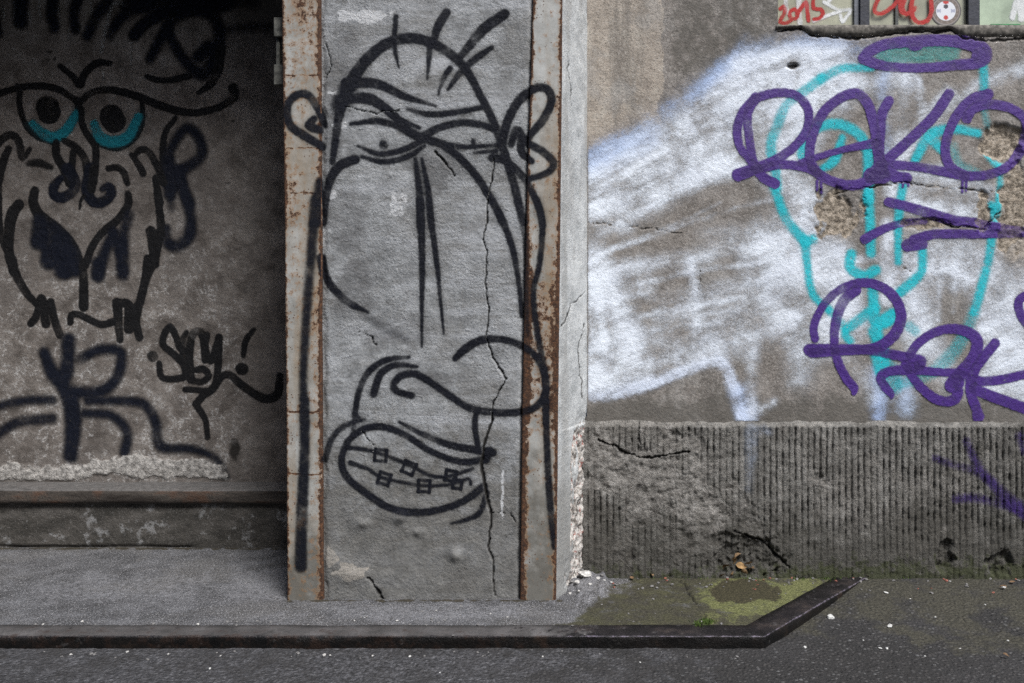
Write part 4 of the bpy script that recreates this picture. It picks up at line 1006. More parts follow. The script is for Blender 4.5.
mesh_np('wall_face', np.stack([X, y_bay(X, Z), Z], -1).reshape(-1, 3), grid_quads(len(xs), len(zs)), MB, bay, dict(eff=eff.ravel(), pale=pal.ravel(), crack=crk.ravel()))
# steel ledge swept along the wall
zt = Z_LEDGE; fz = wz(504, D_B - .02)
prof = [(D_L + .03, zt + .002), (D_L - .08, zt + .003), (D_B + .012, zt + .002), (D_B - .014, zt - .001), (D_B - .020, zt - .009), (D_B - .020, zt - .035), (D_B - .022, zt - .05), (D_B - .020, fz + .004), (D_B - .012, fz), (D_B + .03, fz)]
xs = np.arange(XL0, XL1, .02)
V = np.stack([np.stack([xs, a + .0035 * fbm(xs, xs * 0 + i * .3, 3, 4, 120), b + .0035 * fbm(xs, xs * 0 + 7 + i * .2, 4, 4, 121)], -1) for i, (a, b) in enumerate(prof)], 0)
mesh_np('steel_ledge', V.reshape(-1, 3), grid_quads(len(prof), len(xs)), MLE, bay, None, False)
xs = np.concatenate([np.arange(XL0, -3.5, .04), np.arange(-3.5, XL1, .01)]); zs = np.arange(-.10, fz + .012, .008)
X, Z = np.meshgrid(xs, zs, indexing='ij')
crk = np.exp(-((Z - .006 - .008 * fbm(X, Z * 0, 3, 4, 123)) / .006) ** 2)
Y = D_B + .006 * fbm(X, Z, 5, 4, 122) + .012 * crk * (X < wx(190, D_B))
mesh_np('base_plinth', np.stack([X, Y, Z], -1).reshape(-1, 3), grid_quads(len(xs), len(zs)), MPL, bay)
boxes('unseen_side_wall', [(XL0, -3.47, D_P + .02, D_L - .03, -.02, 3.59)], MPL, bay, .01)  # unseen wall added to block sky light from the bay's left
boxes('unseen_lintel', [(XL0, -.95, D_P + .02, D_L + .4, 3.60, 4.4)], MPL, bay, .01)  # unseen beam, added and set in height to shade the bay

nav = (.006, .008, .016); bl2 = (.009, .009, .010)
LA, LB, LC = (0, 0, 3.414), (0, 180, 3.414), (0, 320, 3.414)
A1, A2, A3, A4, A5, A6, A7, A8 = [(a, b, 6.827) for a, b in ((0, 0), (130, 0), (0, 80), (100, 100), (0, 170), (80, 170), (0, 260), (140, 310))]
p = Paint()
def b(reg, pts, r, op=.97, soft=.9, c=bl2, halo=.07): p.st(reg, pts, r, soft, op, c, halo)
def n_(reg, pts, r, op=.93, soft=3.8): p.st(reg, pts, r, soft, op, nav, .16)
for pts in ([(30, 50), (32, 140)], [(112, -20), (98, 130)], [(265, -20), (280, 130)], [(400, 45), (412, 155)], [(470, 200), (475, 260)], [(626, -20), (628, 92)], [(870, 40), (800, 20), (770, 45), (735, 150), (690, 350)], [(905, 285), (895, 450)], [(705, 480), (705, 540)], [(205, 90), (210, 140)]):
    p.st(A1, pts, 1.0 if len(pts) < 3 else 1.7, 1.0, .42, (.36, .37, .37), 0)
n_(A1, [(145, -30), (145, 150)], 7.4); n_(A1, [(365, -30), (355, 90), (372, 188)], [6, 5.8, 5.4]); n_(A1, [(545, -30), (508, 90), (516, 200)], [6, 5, 4.8]); n_(A1, [(740, 0), (660, 120), (598, 245)], [6, 5.5, 5])
n_(A1, [(1010, 40), (880, 80), (795, 165), (757, 248)], [6, 5.6, 5, 4.4]); n_(A1, [(1110, 95), (985, 165), (920, 240)], [5.6, 5.2, 4.8]); n_(A1, [(-15, 100), (-10, 230)], 4)
n_(A2, [(-20, 40), (200, 25), (420, 30), (640, 0)], [7, 8, 11, 12]); n_(A2, [(30, 245), (120, 150), (260, 75)], 5.2); n_(A2, [(138, 400), (205, 275), (300, 130), (440, 60)], [4.8, 5, 5.6, 6])
n_(A2, [(255, 190), (300, 300), (380, 420), (460, 500)], [5, 5, 5.4, 5.8]); n_(A2, [(440, 50), (570, 110), (610, 250), (580, 400), (500, 510)], [7.5, 6.5, 6, 6.5, 6.5]); n_(A2, [(470, 380), (530, 330)], [7, 7])
b(A2, [(620, 330), (600, 480), (545, 580), (468, 635)], [5, 5, 4, 2]); b(A2, [(115, 522), (180, 545), (280, 548), (400, 520)], [2.6, 3, 3, 3.6]); n_(A2, [(620, -20), (850, 30)], [10, 5], .6, 5); n_(A2, [(640, 210), (760, 190), (940, 185)], [4, 4.5, 5], .55, 5)
b(LA, [(-25, 328), (55, 302), (130, 293), (200, 305), (262, 345)], [3.4, 3.2, 3.6, 3.4, 3.2]); b(LA, [(58, 288), (64, 310)], [1.2, 2.4])
b(LA, [(67, 305), (70, 370), (92, 430), (132, 470), (180, 490)], [3, 3, 3, 2.6, 1.6]); b(LA, [(262, 340), (268, 372), (280, 420), (310, 470), (360, 500), (410, 506), (460, 474), (487, 415), (484, 335)], [3.4, 4, 3, 2.8, 2.6, 2.6, 2.4, 2.4, 2.4])
tl = (.010, .19, .24)
p.st(LA, [(112, 422), (148, 456), (190, 468), (228, 442), (258, 390)], [3.6, 5, 5.4, 5.2, 4.4], 1.8, .95, tl, .12); p.st(LA, [(322, 425), (345, 470), (392, 484), (438, 466), (472, 400)], [4.4, 5.8, 5.8, 5.4, 4.4], 1.8, .95, tl, .12)
b(LA, [(272, 350), (310, 317), (370, 306), (460, 326), (560, 365), (640, 384), (700, 380), (760, 360), (800, 330), (796, 302)], [3.2, 3.4, 3.6, 4, 4, 3.8, 3.6, 3.6, 4.4, 5.2])
b(LA, [(162, 366), (168, 384)], 11.4); b(LA, [(380, 396), (390, 414)], 11.6)
b(LA, [(205, 226), (250, 262), (272, 288), (290, 250), (330, 216), (374, 216)], [2.8, 3.2, 4.2, 3.6, 3.8, 3])
b(LA, [(600, 402), (566, 450), (556, 520), (566, 590), (590, 640)], [2.4, 3, 3.4, 4, 5])
n_(A4, [(480, 340), (540, 242), (592, 192), (650, 222), (692, 300), (690, 380), (620, 440), (540, 490)], [4.6, 4.8, 5, 5.2, 5.4, 5.4, 5.6, 6]); n_(A4, [(470, 400), (478, 520), (480, 640)], [6, 7, 6]); n_(A4, [(540, 480), (565, 600), (610, 700)], [6, 6, 5.4])
n_(A6, [(605, 80), (625, 270)], [4, 3], .7, 4); n_(A6, [(690, 80), (738, 230), (762, 350), (740, 465), (655, 520), (592, 480), (590, 400)], [5, 5.2, 5.6, 6, 6, 5.6, 4.6])
b(A6, [(515, 50), (535, 200), (552, 330), (555, 440)], [2.6, 3.6, 4, 4.6]); b(A6, [(485, 415), (510, 520), (510, 640)], [5, 6, 4.6]); b(LB, [(545, 180), (530, 260), (500, 340), (472, 430), (466, 470)], [5, 4.6, 3.8, 3.4, 3.4])
b(A4, [(215, 372), (262, 435), (295, 500)], [2.4, 3.4, 3.6]); b(A4, [(250, 362), (290, 336), (340, 360), (400, 470), (436, 565)], [3, 3.4, 3.4, 3.6, 4]); b(A4, [(58, 466), (125, 460), (168, 500), (190, 568)], [3, 3.4, 3.4, 3]); b(A4, [(375, 530), (395, 620), (410, 700)], [2.4, 3.6, 4]); b(A4, [(190, 640), (195, 690)], [3, 3.4], .85, 1.6)
b(A3, [(-15, 440), (40, 385), (95, 378), (132, 430), (155, 528), (205, 470)], [3.8, 4, 4, 3.8, 3.8, 2]); b(A3, [(62, 470), (25, 560), (-5, 690)], [3.4, 4, 4]); b(A3, [(200, 568), (265, 565), (345, 596)], [3, 4.2, 2.8], .9, 2)
b(A3, [(384, 430), (388, 520), (440, 610), (480, 700)], [4, 4, 4.4, 5]); b(A3, [(440, 412), (520, 462), (580, 540), (606, 700)], [3, 4, 4, 4]); b(A3, [(500, 490), (490, 600), (490, 700)], [3, 3.8, 4]); b(A3, [(552, 200), (560, 300), (600, 380), (650, 450), (655, 540), (640, 700)], [3.4, 3, 3, 3.4, 3.6, 4])
n_(A5, [(460, -10), (515, 80), (500, 140), (430, 188), (372, 172), (368, 110), (415, 55)], [6, 5.4, 5.2, 5.4, 5, 5, 3.6], .96, 1.6); n_(A5, [(620, -10), (592, 130), (640, 218), (715, 210), (765, 155), (742, 112), (700, 130)], [6, 5.6, 5.4, 5.4, 5, 4.4, 3], .96, 1.6)
b(A5, [(545, 262), (555, 200), (575, 180)], [1.2, 1.5, 2]); b(A5, [(640, -10), (625, 130)], 4.4)
b(A5, [(238, 140), (228, 215), (265, 300), (360, 370), (450, 450), (520, 545), (560, 650)], [4.2, 4.8, 5.4, 4.6, 4.2, 4, 3.6]); n_(A5, [(270, 350), (260, 490)], [7, 8]); n_(A5, [(350, 420), (335, 620)], [10, 9]); n_(A5, [(420, 480), (440, 680)], [10, 10]); n_(A5, [(480, 560), (520, 690)], [8, 6]); n_(A7, [(460, 40), (465, 90)], [5, 4])
b(A5, [(880, 165), (878, 240), (805, 340), (700, 425), (632, 525), (585, 650)], [3, 4, 4, 3.8, 3.8, 4]); n_(A5, [(885, 310), (850, 450), (845, 690), (840, 720)], [5, 5, 6, 5]); n_(A5, [(775, 430), (720, 560), (668, 720)], [5, 5.4, 6]); n_(A5, [(780, 430), (825, 590), (835, 690)], [4.6, 5, 5.4]); n_(A7, [(670, 20), (672, 110)], [6, 6])
b(LB, [(285, 285), (287, 360), (286, 432)], [4, 4.6, 5]); b(A5, [(130, 235), (85, 300), (62, 420), (60, 560), (95, 700)], [5.2, 6, 5.4, 5, 4.4]); b(A5, [(-5, 60), (-2, 400), (40, 530)], [3, 3.6, 4]); b(A7, [(80, -10), (112, 100), (180, 218), (245, 292)], [4.6, 4.4, 4, 3.4])
b(A7, [(212, 432), (252, 380), (286, 262), (316, 435)], [3.8, 3.8, 4.4, 4.4]); b(A7, [(348, 288), (372, 400), (412, 510)], [4, 4, 4])
b(A7, [(482, 425), (490, 376), (540, 370), (620, 410), (700, 440), (770, 420)], [3.2, 3.6, 3.4, 3.4, 3.6, 3.8]); b(A7, [(800, 290), (810, 420), (820, 545)], [5, 4.4, 3.4]); b(A7, [(815, 290), (880, 310), (880, 470)], [4, 5, 5]); b(A7, [(940, 310), (925, 410), (952, 528)], [4, 4.4, 4]); b(A7, [(1012, -10), (985, 170), (935, 380)], [4.4, 4, 3.8])
n_(LC, [(152, 110), (180, 180), (225, 230), (250, 330), (242, 465)], [5.4, 7, 8.5, 8.5, 7]); n_(LC, [(236, 68), (228, 180)], 7); n_(LC, [(275, 132), (345, 100), (412, 112), (402, 190), (350, 240), (262, 246)], [4.8, 5, 5.4, 5.4, 5.6, 5.6])
n_(LC, [(-30, 300), (80, 275), (180, 272)], 4.6, .85); n_(LC, [(-30, 405), (60, 350), (180, 336)], 5, .85); n_(LC, [(300, 275), (400, 275), (490, 286), (530, 345), (550, 430), (660, 440), (735, 470), (772, 530)], [4.2, 4.6, 5, 5.4, 5.4, 4.2, 4, 3.6], .88); n_(LC, [(290, 318), (380, 326), (432, 380), (428, 450)], [4.4, 4.8, 5, 5.4], .88)
def mk_bay(px, py, X, Z):
    q = bay_masks(X, Z); return 1 - .85 * sst(.4, .8, q[2] + .3 * fbm(px, py, .1, 3, 130))
MBB = mat_paint('black spray paint in bay', 'bay', .35, .6, False, .3, .2)
p.build('graffiti_portrait', bay, MBB, .62, D_L, y_bay, .002, 0, mk_bay)['label'] = 'black sprayed bearded face with glasses and turquoise eyes'
p = Paint()
b(A8, [(300, 275), (268, 255), (240, 168), (205, 116), (165, 165), (158, 238), (230, 300), (298, 370), (312, 445), (232, 470), (150, 455), (132, 365)], [3, 3.2, 3.4, 3.6, 3.4, 3.4, 3.6, 3.8, 3.8, 3.4, 3.2, 3]); b(A8, [(318, 150), (288, 220), (300, 360)], [2.4, 3.4, 3.6])
b(A8, [(350, 470), (338, 300), (352, 180), (392, 142), (430, 180), (445, 340)], [4, 4, 4, 4, 4, 3.6]); b(A8, [(345, 478), (425, 490), (470, 445), (435, 402), (388, 406)], 3.4); b(A8, [(458, 168), (445, 260), (482, 345), (520, 265), (540, 185)], [3, 3.6, 3.6, 4.4, 3.6])
b(A8, [(540, 188), (532, 400), (510, 520), (425, 590), (388, 640)], [3.6, 3.6, 4, 3.8, 3.6]); b(LC, [(668, 285), (702, 340), (710, 400)], [3.4, 3, 2.6]); b(A8, [(312, 540), (470, 552)], 3)
b(A8, [(530, 500), (560, 452), (610, 440), (682, 500), (780, 570), (868, 606), (940, 570), (955, 450)], [3, 3.4, 3.6, 4, 4.2, 4.4, 4.6, 3.4]); b(A8, [(84, 314), (88, 317)], 5.4); b(A8, [(692, 400), (700, 403)], 6); b(A8, [(778, 135), (722, 210), (705, 312)], [2.4, 3.2, 2.6])
p.build('graffiti_tag', bay, MBB, .62, D_L, y_bay, .002, 0, mk_bay)['label'] = 'small black sprayed tag with dots and a tail'

# ================================================================== GROUND
O = [(-7.0, 3.028), (wx(765, 3.028), 3.028), (1.262, 3.745)]
KW = .112
def inset(pts, d):
    out = []
    for i, q in enumerate(pts):
        ns = []
        if i > 0: ns.append((pts[i - 1], q))
        if i < len(pts) - 1: ns.append((q, pts[i + 1]))
        nn = []
        for a, c in ns:
            dx, dy = c[0] - a[0], c[1] - a[1]; l = math.hypot(dx, dy); nn.append((-dy / l, dx / l))
        if len(nn) == 1: n = nn[0]; f = 1
        else:
            n = (nn[0][0] + nn[1][0], nn[0][1] + nn[1][1]); l = math.hypot(*n); n = (n[0] / l, n[1] / l); f = 1 / (n[0] * nn[0][0] + n[1] * nn[0][1])
        out.append((q[0] + n[0] * d * f, q[1] + n[1] * d * f))
    return out
def kerb_side(X, Y):
    """signed distance inside the kerb line (positive on the pavement)"""
    d = np.full(np.shape(X), 1e9)
    for a, c in zip(O[:-1], O[1:]):
        dx, dy = c[0] - a[0], c[1] - a[1]; l = math.hypot(dx, dy)
        d = np.minimum(d, (-(dy) * (X - a[0]) + dx * (Y - a[1])) / l)
    return d
def px_of(X, Y, z=0.0): return X / Y * F + CX, HY + (H - z) / Y * F
# asphalt sheet
xs = np.concatenate([np.array([-40, -25, -15, -9, -6]), np.arange(-4.2, -2.4, .05), np.arange(-2.4, 2.2, .007), np.arange(2.2, 4.5, .05), np.array([5, 7, 10, 16, 25, 40])])
ys = np.concatenate([np.array([-40, -25, -15, -8, -4, -1, .5, 1.4]), np.arange(1.8, 2.4, .05), np.arange(2.4, 3.85, .007), np.array([4.0, 4.3, 4.8, 6])])
X, Y = np.meshgrid(xs, ys, indexing='ij')
def z_low(X, Y):
    rise = sst(3.08, 3.70, Y) * sst(.55, 1.2, X)
    return -.043 + .040 * rise + .006 * fbm(X, Y, 3, 3, 150) + .0035 * fbm(X, Y, 16, 3, 151) + .0016 * fbm(X, Y, 60, 2, 152) * (np.abs(X) < 2.3)
Zg = z_low(X, Y); Zg = np.where(kerb_side(X, Y) > .03, -.09, Zg)
px, py = px_of(X, np.maximum(Y, .3), -.05)
pale = np.clip(sst(760, 460, px + 160 * fbm(X, Y, 1.3, 3, 153)) * (.55 + .45 * sst(-250, 120, px)) * 1.0 * sst(3.2, 2.6, np.abs(X)), 0, 1)
pale = np.maximum(pale, .55 * sst(.05, .0, np.abs(kerb_side(X, Y) + .03)) * sst(750, 500, px))
moss = sst(720, 820, px + 40 * fbm(X, Y, 2, 3, 154)) * sst(648, 615, py + 22 * fbm(X, Y, 2.5, 3, 155)) * .9
moss = np.maximum(moss, .75 * blob(px, py, 970, 640, 60, 20, 156, .6, .02))
g = mesh_np('ground', np.stack([X, Y, Zg], -1).reshape(-1, 3), grid_quads(len(xs), len(ys)), MA, None, dict(pale=pale.ravel(), moss=moss.ravel()))
g['kind'] = 'structure'
# pavement
xs = np.concatenate([np.arange(-7, -2.7, .05), np.arange(-2.7, 1.32, .0068)]); ys = np.concatenate([np.arange(3.06, 4.30, .0068)])
X, Y = np.meshgrid(xs, ys, indexing='ij')
px, py = px_of(X, Y)
crk = np.zeros_like(px)
for i, (pts, r) in enumerate([([(676, 574), (688, 590), (704, 613), (708, 626)], 1.1), ([(640, 578), (610, 575)], .6)]): crk = np.maximum(crk, crackmask(px, py, pts, r, 160 + i))
Zs = .0025 * fbm(X, Y, 4, 3, 161) + .003 * fbm(X, Y, 18, 4, 162) + .0018 * fbm(X, Y, 70, 2, 163) - .012 * crk
rub = blob(px, py, 585, 585, 22, 16, 164, .6, .05)
Zs = Zs + .03 * rub * (1 + .8 * fbm(X, Y, 16, 4, 165))
moss = sst(0, 1, (px - np.interp(py, [570, 582, 600, 626, 640], [640, 618, 588, 548, 530])) / 24 + .9 * fbm(px, py, .03, 3, 166))
green = np.maximum(.95 * blob(px, py, 770, 596, 88, 22, 167, .55, .03), .5 * blob(px, py, 705, 618, 22, 6, 168, .6, .05)) * sst(690, 715, px)
dark = .98 * blob(px, py, 746, 592, 38, 13, 169, .55, .035)
foot_shade = np.exp(-((py - 600.8) / 1.3) ** 2) * (px > 286) * (px < 562) + np.exp(-((py - 577.2) / 1.3) ** 2) * (px > 592) + np.exp(-((py - 548.6) / 1.2) ** 2) * (px < 340)  # contact shade painted into the slab colour along pillar and wall feet
dark = np.maximum(dark, np.clip(foot_shade * (.75 + 1.6 * fbm(px, py, .08, 3, 190)), 0, .95))
pale = np.maximum.reduce([.72 * blob(px, py, 255, 585, 60, 16, 170, .9, .03), .62 * blob(px, py, 440, 612, 130, 9, 171, .6, .03), .9 * blob(px, py, 588, 586, 18, 16, 172, .7, .06), .5 * blob(px, py, 120, 590, 90, 14, 173, .9, .03), .75 * blob(px, py, 250, 596, 36, 3, 174, .6, .05)])  # pale concrete; the blobs just left of the pillar paint in lit patches
ks = kerb_side(X, Y)
kk = ks[:-1, :-1] > .055
V = np.stack([X, Y, Zs], -1).reshape(-1, 3)
Q = grid_quads(len(xs), len(ys), kk)
V, Q, at = compact(V, Q, dict(moss=moss.ravel(), green=green.ravel(), dark=dark.ravel(), pale=pale.ravel(), crack=crk.ravel()))
s_ = mesh_np('pavement', V, Q, MS, None, at); s_['kind'] = 'structure'
# steel kerb: an angle section along the pavement edge
kerb = thing('steel_kerb', 'worn dark steel edging strip bordering the pavement slab, bent toward the ribbed wall', 'kerb', (0, 3.03, 0))
prof = [(KW, -.03), (KW, .003), (KW * .66, .0045), (KW * .33, .0045), (.008, .0045), (.002, .0025), (0.0, -.003), (-.001, -.02), (0, -.04), (.001, -.12)]
lines = [inset(O, d) for d, _ in prof]
def dens(pts):
    out = []
    for a, c in zip(pts[:-1], pts[1:]):
        kx = 420 if c[0] < .7 else 90
        for i in range(kx): t_ = i / kx; out.append((a[0] * (1 - t_) + c[0] * t_, a[1] * (1 - t_) + c[1] * t_))
    out.append(pts[-1]); return np.array(out)
V = []; gr = []; ru = []; sheen = []; fa = []
for i, ((d, z), ln) in enumerate(zip(prof, lines)):
    q = dens(ln); x, y = q[:, 0], q[:, 1]
    V.append(np.stack([x, y + .006 * fbm(x, y + i * .1, 5, 5, 180, .6), z + .004 * fbm(x, y + i * .05, 7, 5, 181, .6)], -1))
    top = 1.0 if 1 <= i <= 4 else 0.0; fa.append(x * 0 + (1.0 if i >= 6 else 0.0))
    gr.append(top * (.86 * sst(.1, -.45, x + .2 * fbm(x, x * 0, 3, 3, 182)) + .12) + (0 if top else .1))
    ru.append((.42 if not top else .3) * sst(.4, -.6, x)); sheen.append((.55 if i == 5 else 0) * sst(-.3, .0, x))
V = np.stack(V, 0)
mesh_np('edging', V.reshape(-1, 3), grid_quads(len(prof), V.shape[1]), MK, kerb, dict(grime=np.array(gr).ravel(), rust=np.array(ru).ravel(), edge=np.array(sheen).ravel(), face=np.array(fa).ravel()))

# ================================================================== RUBBLE, PEBBLES, LEAVES
def rock_mesh(name, mat, seed, flat=.7):
    import bmesh
    bm = bmesh.new(); bmesh.ops.create_icosphere(bm, subdivisions=3, radius=1)
    r_ = np.random.default_rng(seed)
    pl = r_.normal(size=(9, 3)); pl /= np.linalg.norm(pl, axis=1)[:, None]; dd = r_.uniform(.55, .9, 9)
    for v in bm.verts:
        c = np.array(v.co); 
        for n, d in zip(pl, dd):
            e = c @ n - d
            if e > 0: c = c - n * e
        c = c * (1 + .05 * r_.normal()); c[2] *= flat
        v.co = c
    me = bpy.data.meshes.new(name); bm.to_mesh(me); bm.free(); me.materials.append(mat); return me
MRK = mat_simple('pale lime rubble', (.44, .43, .41), .9, .35, 3, .2, 0, True)
MRK2 = mat_simple('grey stone chip', (.17, .165, .16), .9, .4, 3, .2, 0, True)
MBR = mat_simple('red brick chip', (.25, .10, .075), .9, .35, 3, .2, 0, True)
MWH = mat_simple('white chip', (.5, .5, .48), .8, .15, 3, .3, 0, True)
RM = [rock_mesh('rubble_chunk', MRK, i, .75) for i in range(3)]
GM = [rock_mesh('grey_stone', MRK2, 10 + i, .7) for i in range(3)]
BMs = [rock_mesh('brick_chip', MBR, 20 + i, .6) for i in range(2)]
WM = [rock_mesh('pebble', MWH, 30 + i, .55) for i in range(3)]
def surf_z(x, y):
    a = kerb_side(np.array([x]), np.array([y]))[0]
    if a > KW: 
        px, py = px_of(np.array([x]), np.array([y])); rb = blob(px, py, 585, 585, 22, 16, 164, .6, .05)[0]
        return .03 * rb * (1 + .8 * fbm(np.array([x]), np.array([y]), 16, 4, 165)[0])
    if a > 0: return .0045
    return float(z_low(np.array([x]), np.array([y]))[0])
def put(meshes, name, px, py, size, label, cat_, group, base_z=0.0, sq=1.0):
    x, y = gpt(px, py, base_z); z = surf_z(x, y)
    s = size * y / F / 2
    o = bpy.data.objects.new(name, random.choice(meshes)); COL.objects.link(o)
    o.location = (x, y, z + s * .32); o.scale = (s * random.uniform(.85, 1.25), s * random.uniform(.8, 1.1), s * random.uniform(.7, 1.0) * sq)
    o.rotation_euler = (random.uniform(-.25, .25), random.uniform(-.25, .25), random.uniform(0, 6.28))
    o['label'] = label; o['category'] = cat_; o['group'] = group
    return o
o = put(RM, 'rubble_chunk', 586, 583, 14, 'largest pale lime chunk in the rubble at the foot of the pillar', 'rubble', 'rubble at the pillar foot')
for px_, py_, s in [(571, 577, 8), (577, 590, 6), (580, 571, 7), (592, 577, 6), (598, 583, 4.5), (575, 583, 5), (566, 588, 5), (585, 574, 5), (600, 577, 5), (590, 590, 4), (604, 588, 3.5), (570, 594, 3.5), (579, 596, 3), (611, 583, 3), (594, 570, 5), (606, 574, 4)]:
    put(RM, 'rubble_chunk', px_, py_, s, 'small pale lime fragment of the rubble heap at the foot of the pillar', 'rubble', 'rubble at the pillar foot')
for px_, py_, s in [(574, 571, 7), (582, 578, 6), (595, 573, 5), (602, 581, 4), (572, 588, 5), (563, 593, 4), (614, 577, 5), (625, 575, 4)]:
    put(GM, 'grey_stone', px_, py_, s, 'grey stone chip lying among the rubble at the pillar foot', 'stone', 'grey chips in the rubble')
for px_, py_, s in [(577, 575, 6), (589, 571, 5), (629, 572, 5), (638, 573, 4), (569, 583, 4)]:
    put(BMs, 'brick_chip', px_, py_, s, 'reddish brick chip at the foot of the ribbed wall beside the pillar', 'brick chip', 'brick chips by the wall foot')
for px_, py_, s, lb in [(890, 625, 6.5, 'white pebble on the mossy asphalt, roundest of the scattered chips'), (831, 617, 8, 'flat white chip on the mossy asphalt beside the end of the steel edging')]:
    put(WM, 'pebble', px_, py_, s, lb, 'pebble', 'white chips on the asphalt', -.03)
wl = [(1004, 595, 5), (886, 600, 5), (805, 646, 3.5), (880, 648, 4), (887, 648, 3.5), (935, 620, 3), (1008, 640, 3), (925, 655, 2.4), (960, 648, 2.4), (863, 640, 2.2), (640, 662, 2.2), (910, 605, 2.6), (985, 610, 2.6), (950, 590, 2.6), (410, 656, 3), (440, 672, 2.2), (210, 668, 2.6)]
for px_, py_, s in wl:
    put(WM, 'pebble', px_, py_, s, 'tiny white chip of grit scattered on the dark asphalt', 'pebble', 'white chips on the asphalt', -.04)
for i in range(34):
    px_ = random.uniform(300, 560); py_ = random.uniform(604, 622)
    put(GM if i % 5 else RM, 'grit_grain', px_, py_, random.uniform(1.6, 3.2), 'tiny loose grit grain on the pavement in front of the pillar', 'grit', 'grit in front of the pillar')
for i in range(22):
    px_ = random.uniform(590, 800); py_ = random.uniform(580, 622)
    if px_ > 690 and py_ > 600: continue
    put(GM, 'grit_grain', px_, py_, random.uniform(1.5, 2.6), 'tiny loose grit grain on the mossy pavement corner', 'grit', 'grit on the mossy corner')
for i in range(60):
    px_ = random.uniform(600, 1020); py_ = 578 + abs(random.gauss(0, 5))
    put(GM + BMs, 'debris_crumb', px_, py_, random.uniform(1.8, 4), 'dark crumb of debris along the foot of the ribbed wall', 'debris', 'crumbs along the wall foot')

for i in range(70):
    px_ = random.uniform(20, 760); py_ = random.choice([random.gauss(654, 2.5), random.gauss(624, 2.0)])
    put(GM if i % 6 else RM, 'debris_crumb', px_, py_, random.uniform(1.6, 3.4), 'small grey crumb of grit lying along the steel edging strip', 'debris', 'crumbs along the steel edging', -.04 if py_ > 645 else 0)
def leaf_mesh(seed, mat):
    r_ = random.Random(seed); L = 1.0
    V = []; n = 9
    for i in range(n):
        t_ = i / (n - 1); wv = .30 * math.sin(math.pi * t_ ** .8) + .015
        x = t_ - .5; zc = .22 * math.sin(t_ * 2.6 + seed) * r_.uniform(.8, 1.2)
        V += [(x, -wv, zc + .16 * wv * 3), (x, 0, zc), (x, wv, zc + .2 * wv * 3)]
    Fc = []
    for i in range(n - 1):
        for j in range(2): a = i * 3 + j; Fc.append((a, a + 1, a + 4, a + 3))
    me = bpy.data.meshes.new('dry_leaf'); me.from_pydata(V, [], Fc); me.materials.append(mat)
    for q in me.polygons: q.use_smooth = True
    return me
ML = [mat_simple('dry brown leaf', c, .8, .4, 3, .3, 0, True) for c in ((.20, .13, .07), (.14, .085, .045), (.26, .16, .07))]
LM = [leaf_mesh(i, ML[i % 3]) for i in range(5)]
for px_, py_, s, gz in [(727, 567, 14, 0), (734, 562, 12, 0), (741, 566, 14, 0), (748, 562, 12, 0), (744, 571, 11, 0), (731, 573, 10, 0), (752, 570, 10, 0), (738, 557, 11, 0), (722, 574, 9, 0)]:
    x, y = gpt(px_, 577, 0); y = D_D + random.uniform(-.012, .02)
    o = bpy.data.objects.new('dry_leaf', random.choice(LM)); COL.objects.link(o)
    s = s * .75 * y / F
    o.location = (x, y, max(.012, wz(py_, D_D))); o.scale = (s, s, s); o.rotation_euler = (random.uniform(-1, 1), random.uniform(-.8, .8), random.uniform(0, 6.28))
    o['label'] = 'curled dry brown leaf caught in the broken hollow of the ribbed wall'; o['category'] = 'leaf'; o['group'] = 'dry leaves in the wall hollow'
for px_, py_, s in [(640, 577, 8), (652, 578, 7), (632, 580, 7), (1003, 590, 7), (1012, 585, 6), (1006, 650, 6), (868, 580, 6)]:
    x, y = gpt(px_, py_, -.01 if px_ > 800 else 0); z = surf_z(x, y)
    o = bpy.data.objects.new('dry_leaf', random.choice(LM)); COL.objects.link(o); s = s * y / F
    o.location = (x, y, z + .012); o.scale = (s, s, s * .8); o.rotation_euler = (random.uniform(-.3, .3), random.uniform(-.3, .3), random.uniform(0, 6.28))
    o['label'] = 'fallen dry leaf on the ground along the ribbed wall'; o['category'] = 'leaf'; o['group'] = 'fallen leaves on the ground'
# moss tufts
m_ = M('bright moss'); MMO = m_.fin(m_.ramp(m_.noise(120, 5), [(.3, (.035, .06, .012)), (.7, (.10, .15, .035))]), .9)
V = []; Fc = []
r_ = random.Random(5)
for px_, py_, rad, cnt in [(706, 622, 9, 260), (698, 625, 6, 120), (746, 577, 14, 160), (700, 577, 10, 80), (860, 577, 12, 120), (826, 578, 12, 110), (663, 577, 8, 60), (905, 579, 14, 90), (800, 578, 14, 100)]:
    for i in range(cnt):
        qx = px_ + r_.gauss(0, rad * .45); qy = py_ + r_.gauss(0, 1.4); qy = max(qy, 575.5)
        x, y = gpt(qx, qy, 0 if qx < 850 else -.01); z = surf_z(x, y)
        h_ = r_.uniform(.004, .013); a_ = r_.uniform(0, 6.28); w_ = .0022
        dx, dy = math.cos(a_) * w_, math.sin(a_) * w_; tx, ty = r_.gauss(0, .004), r_.gauss(0, .004)
        n = len(V); V += [(x - dx, y - dy, z - .001), (x + dx, y + dy, z - .001), (x + tx, y + ty, z + h_)]; Fc.append((n, n + 1, n + 2))
mo = poly_mesh('moss', V, Fc, MMO); mo['kind'] = 'stuff'; mo['label'] = 'small green moss tufts in the pavement crack and along the wall foot'

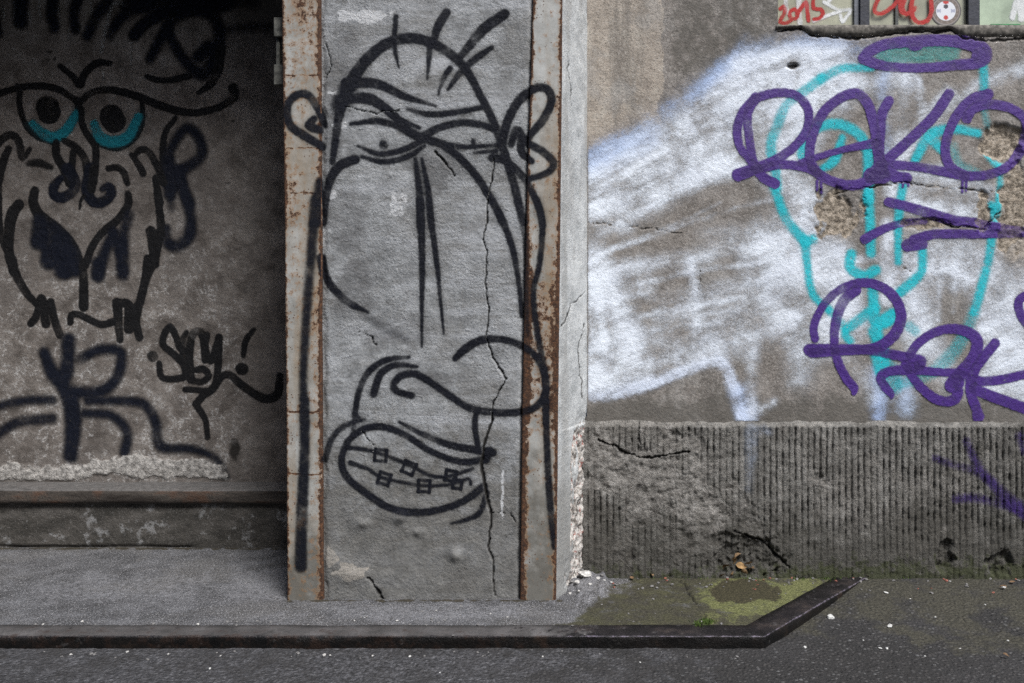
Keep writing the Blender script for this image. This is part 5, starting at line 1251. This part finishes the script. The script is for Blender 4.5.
# unseen house, added behind the camera to block low sky from the bay
opp = thing('added_house', 'plain dark unseen house added across the alley to block low sky', 'house', (-7, -4.4, 0))
MO = mat_simple('added house render', (.10, .095, .088), .9, .35, 3, .2)
boxes('added_house_wall', [(-16, 3.0, -9, -4.4, -.2, 9.5)], MO, opp, .02)
boxes('added_ledge', [(-3.2 - 3 * i, -1.6 - 3 * i, -4.41, -4.25, 1.0 + 3 * j, 1.1 + 3 * j) for i in range(4) for j in range(3)], MO, opp)
boxes('added_shutter', [(-3.1 - 3 * i, -1.7 - 3 * i, -4.399, -4.36, 1.12 + 3 * j, 2.6 + 3 * j) for i in range(4) for j in range(3)], mat_simple('faded green shutter', (.05, .07, .06), .7), opp)

# ================================================================== LIGHT, WORLD, CAMERA
AZ, EL = R(36), R(56)
sun_dir = (math.sin(AZ) * math.cos(EL), -math.cos(AZ) * math.cos(EL), math.sin(EL))
wd = bpy.data.worlds.new('World'); scene.world = wd; wd.use_nodes = True
nt = wd.node_tree; nt.nodes.clear()
sky = nt.nodes.new('ShaderNodeTexSky'); sky.sky_type = 'NISHITA'; sky.sun_disc = False
sky.sun_elevation = EL; sky.sun_rotation = math.atan2(sun_dir[0], sun_dir[1]); sky.dust_density = 3.0; sky.air_density = 1.0
bg = nt.nodes.new('ShaderNodeBackground'); bg.inputs[1].default_value = .05
wo = nt.nodes.new('ShaderNodeOutputWorld'); nt.links.new(sky.outputs[0], bg.inputs[0]); nt.links.new(bg.outputs[0], wo.inputs[0])
sl = bpy.data.lights.new('sun', 'SUN'); sl.energy = 1.5; sl.angle = R(18); sl.color = (1, .998, .993)
so = bpy.data.objects.new('sun', sl); COL.objects.link(so)
from mathutils import Vector
so.rotation_euler = Vector(sun_dir).to_track_quat('Z', 'Y').to_euler(); so.location = (3, -4, 6)

cam = bpy.data.cameras.new('camera'); co = bpy.data.objects.new('camera', cam); COL.objects.link(co)
co.location = (0, 0, H); co.rotation_euler = (R(90), 0, 0)
cam.sensor_width = 36; cam.lens = F / 1024 * 36; cam.shift_x = -(CX - 512) / 1024; cam.shift_y = -(341.5 - HY) / 1024
cam.clip_end = 300; cam.clip_start = .05
scene.camera = co
vs = scene.view_settings; vs.view_transform = 'Standard'; vs.look = 'None'; vs.exposure = 1.6; vs.gamma = 1.0; vs.use_curve_mapping = False
scene.cycles.use_denoising = False; scene.cycles.use_adaptive_sampling = False; scene.render.filter_size = 1.15
scene.cycles.transparent_max_bounces = 8
scene.cycles.max_bounces = 5; scene.cycles.diffuse_bounces = 3
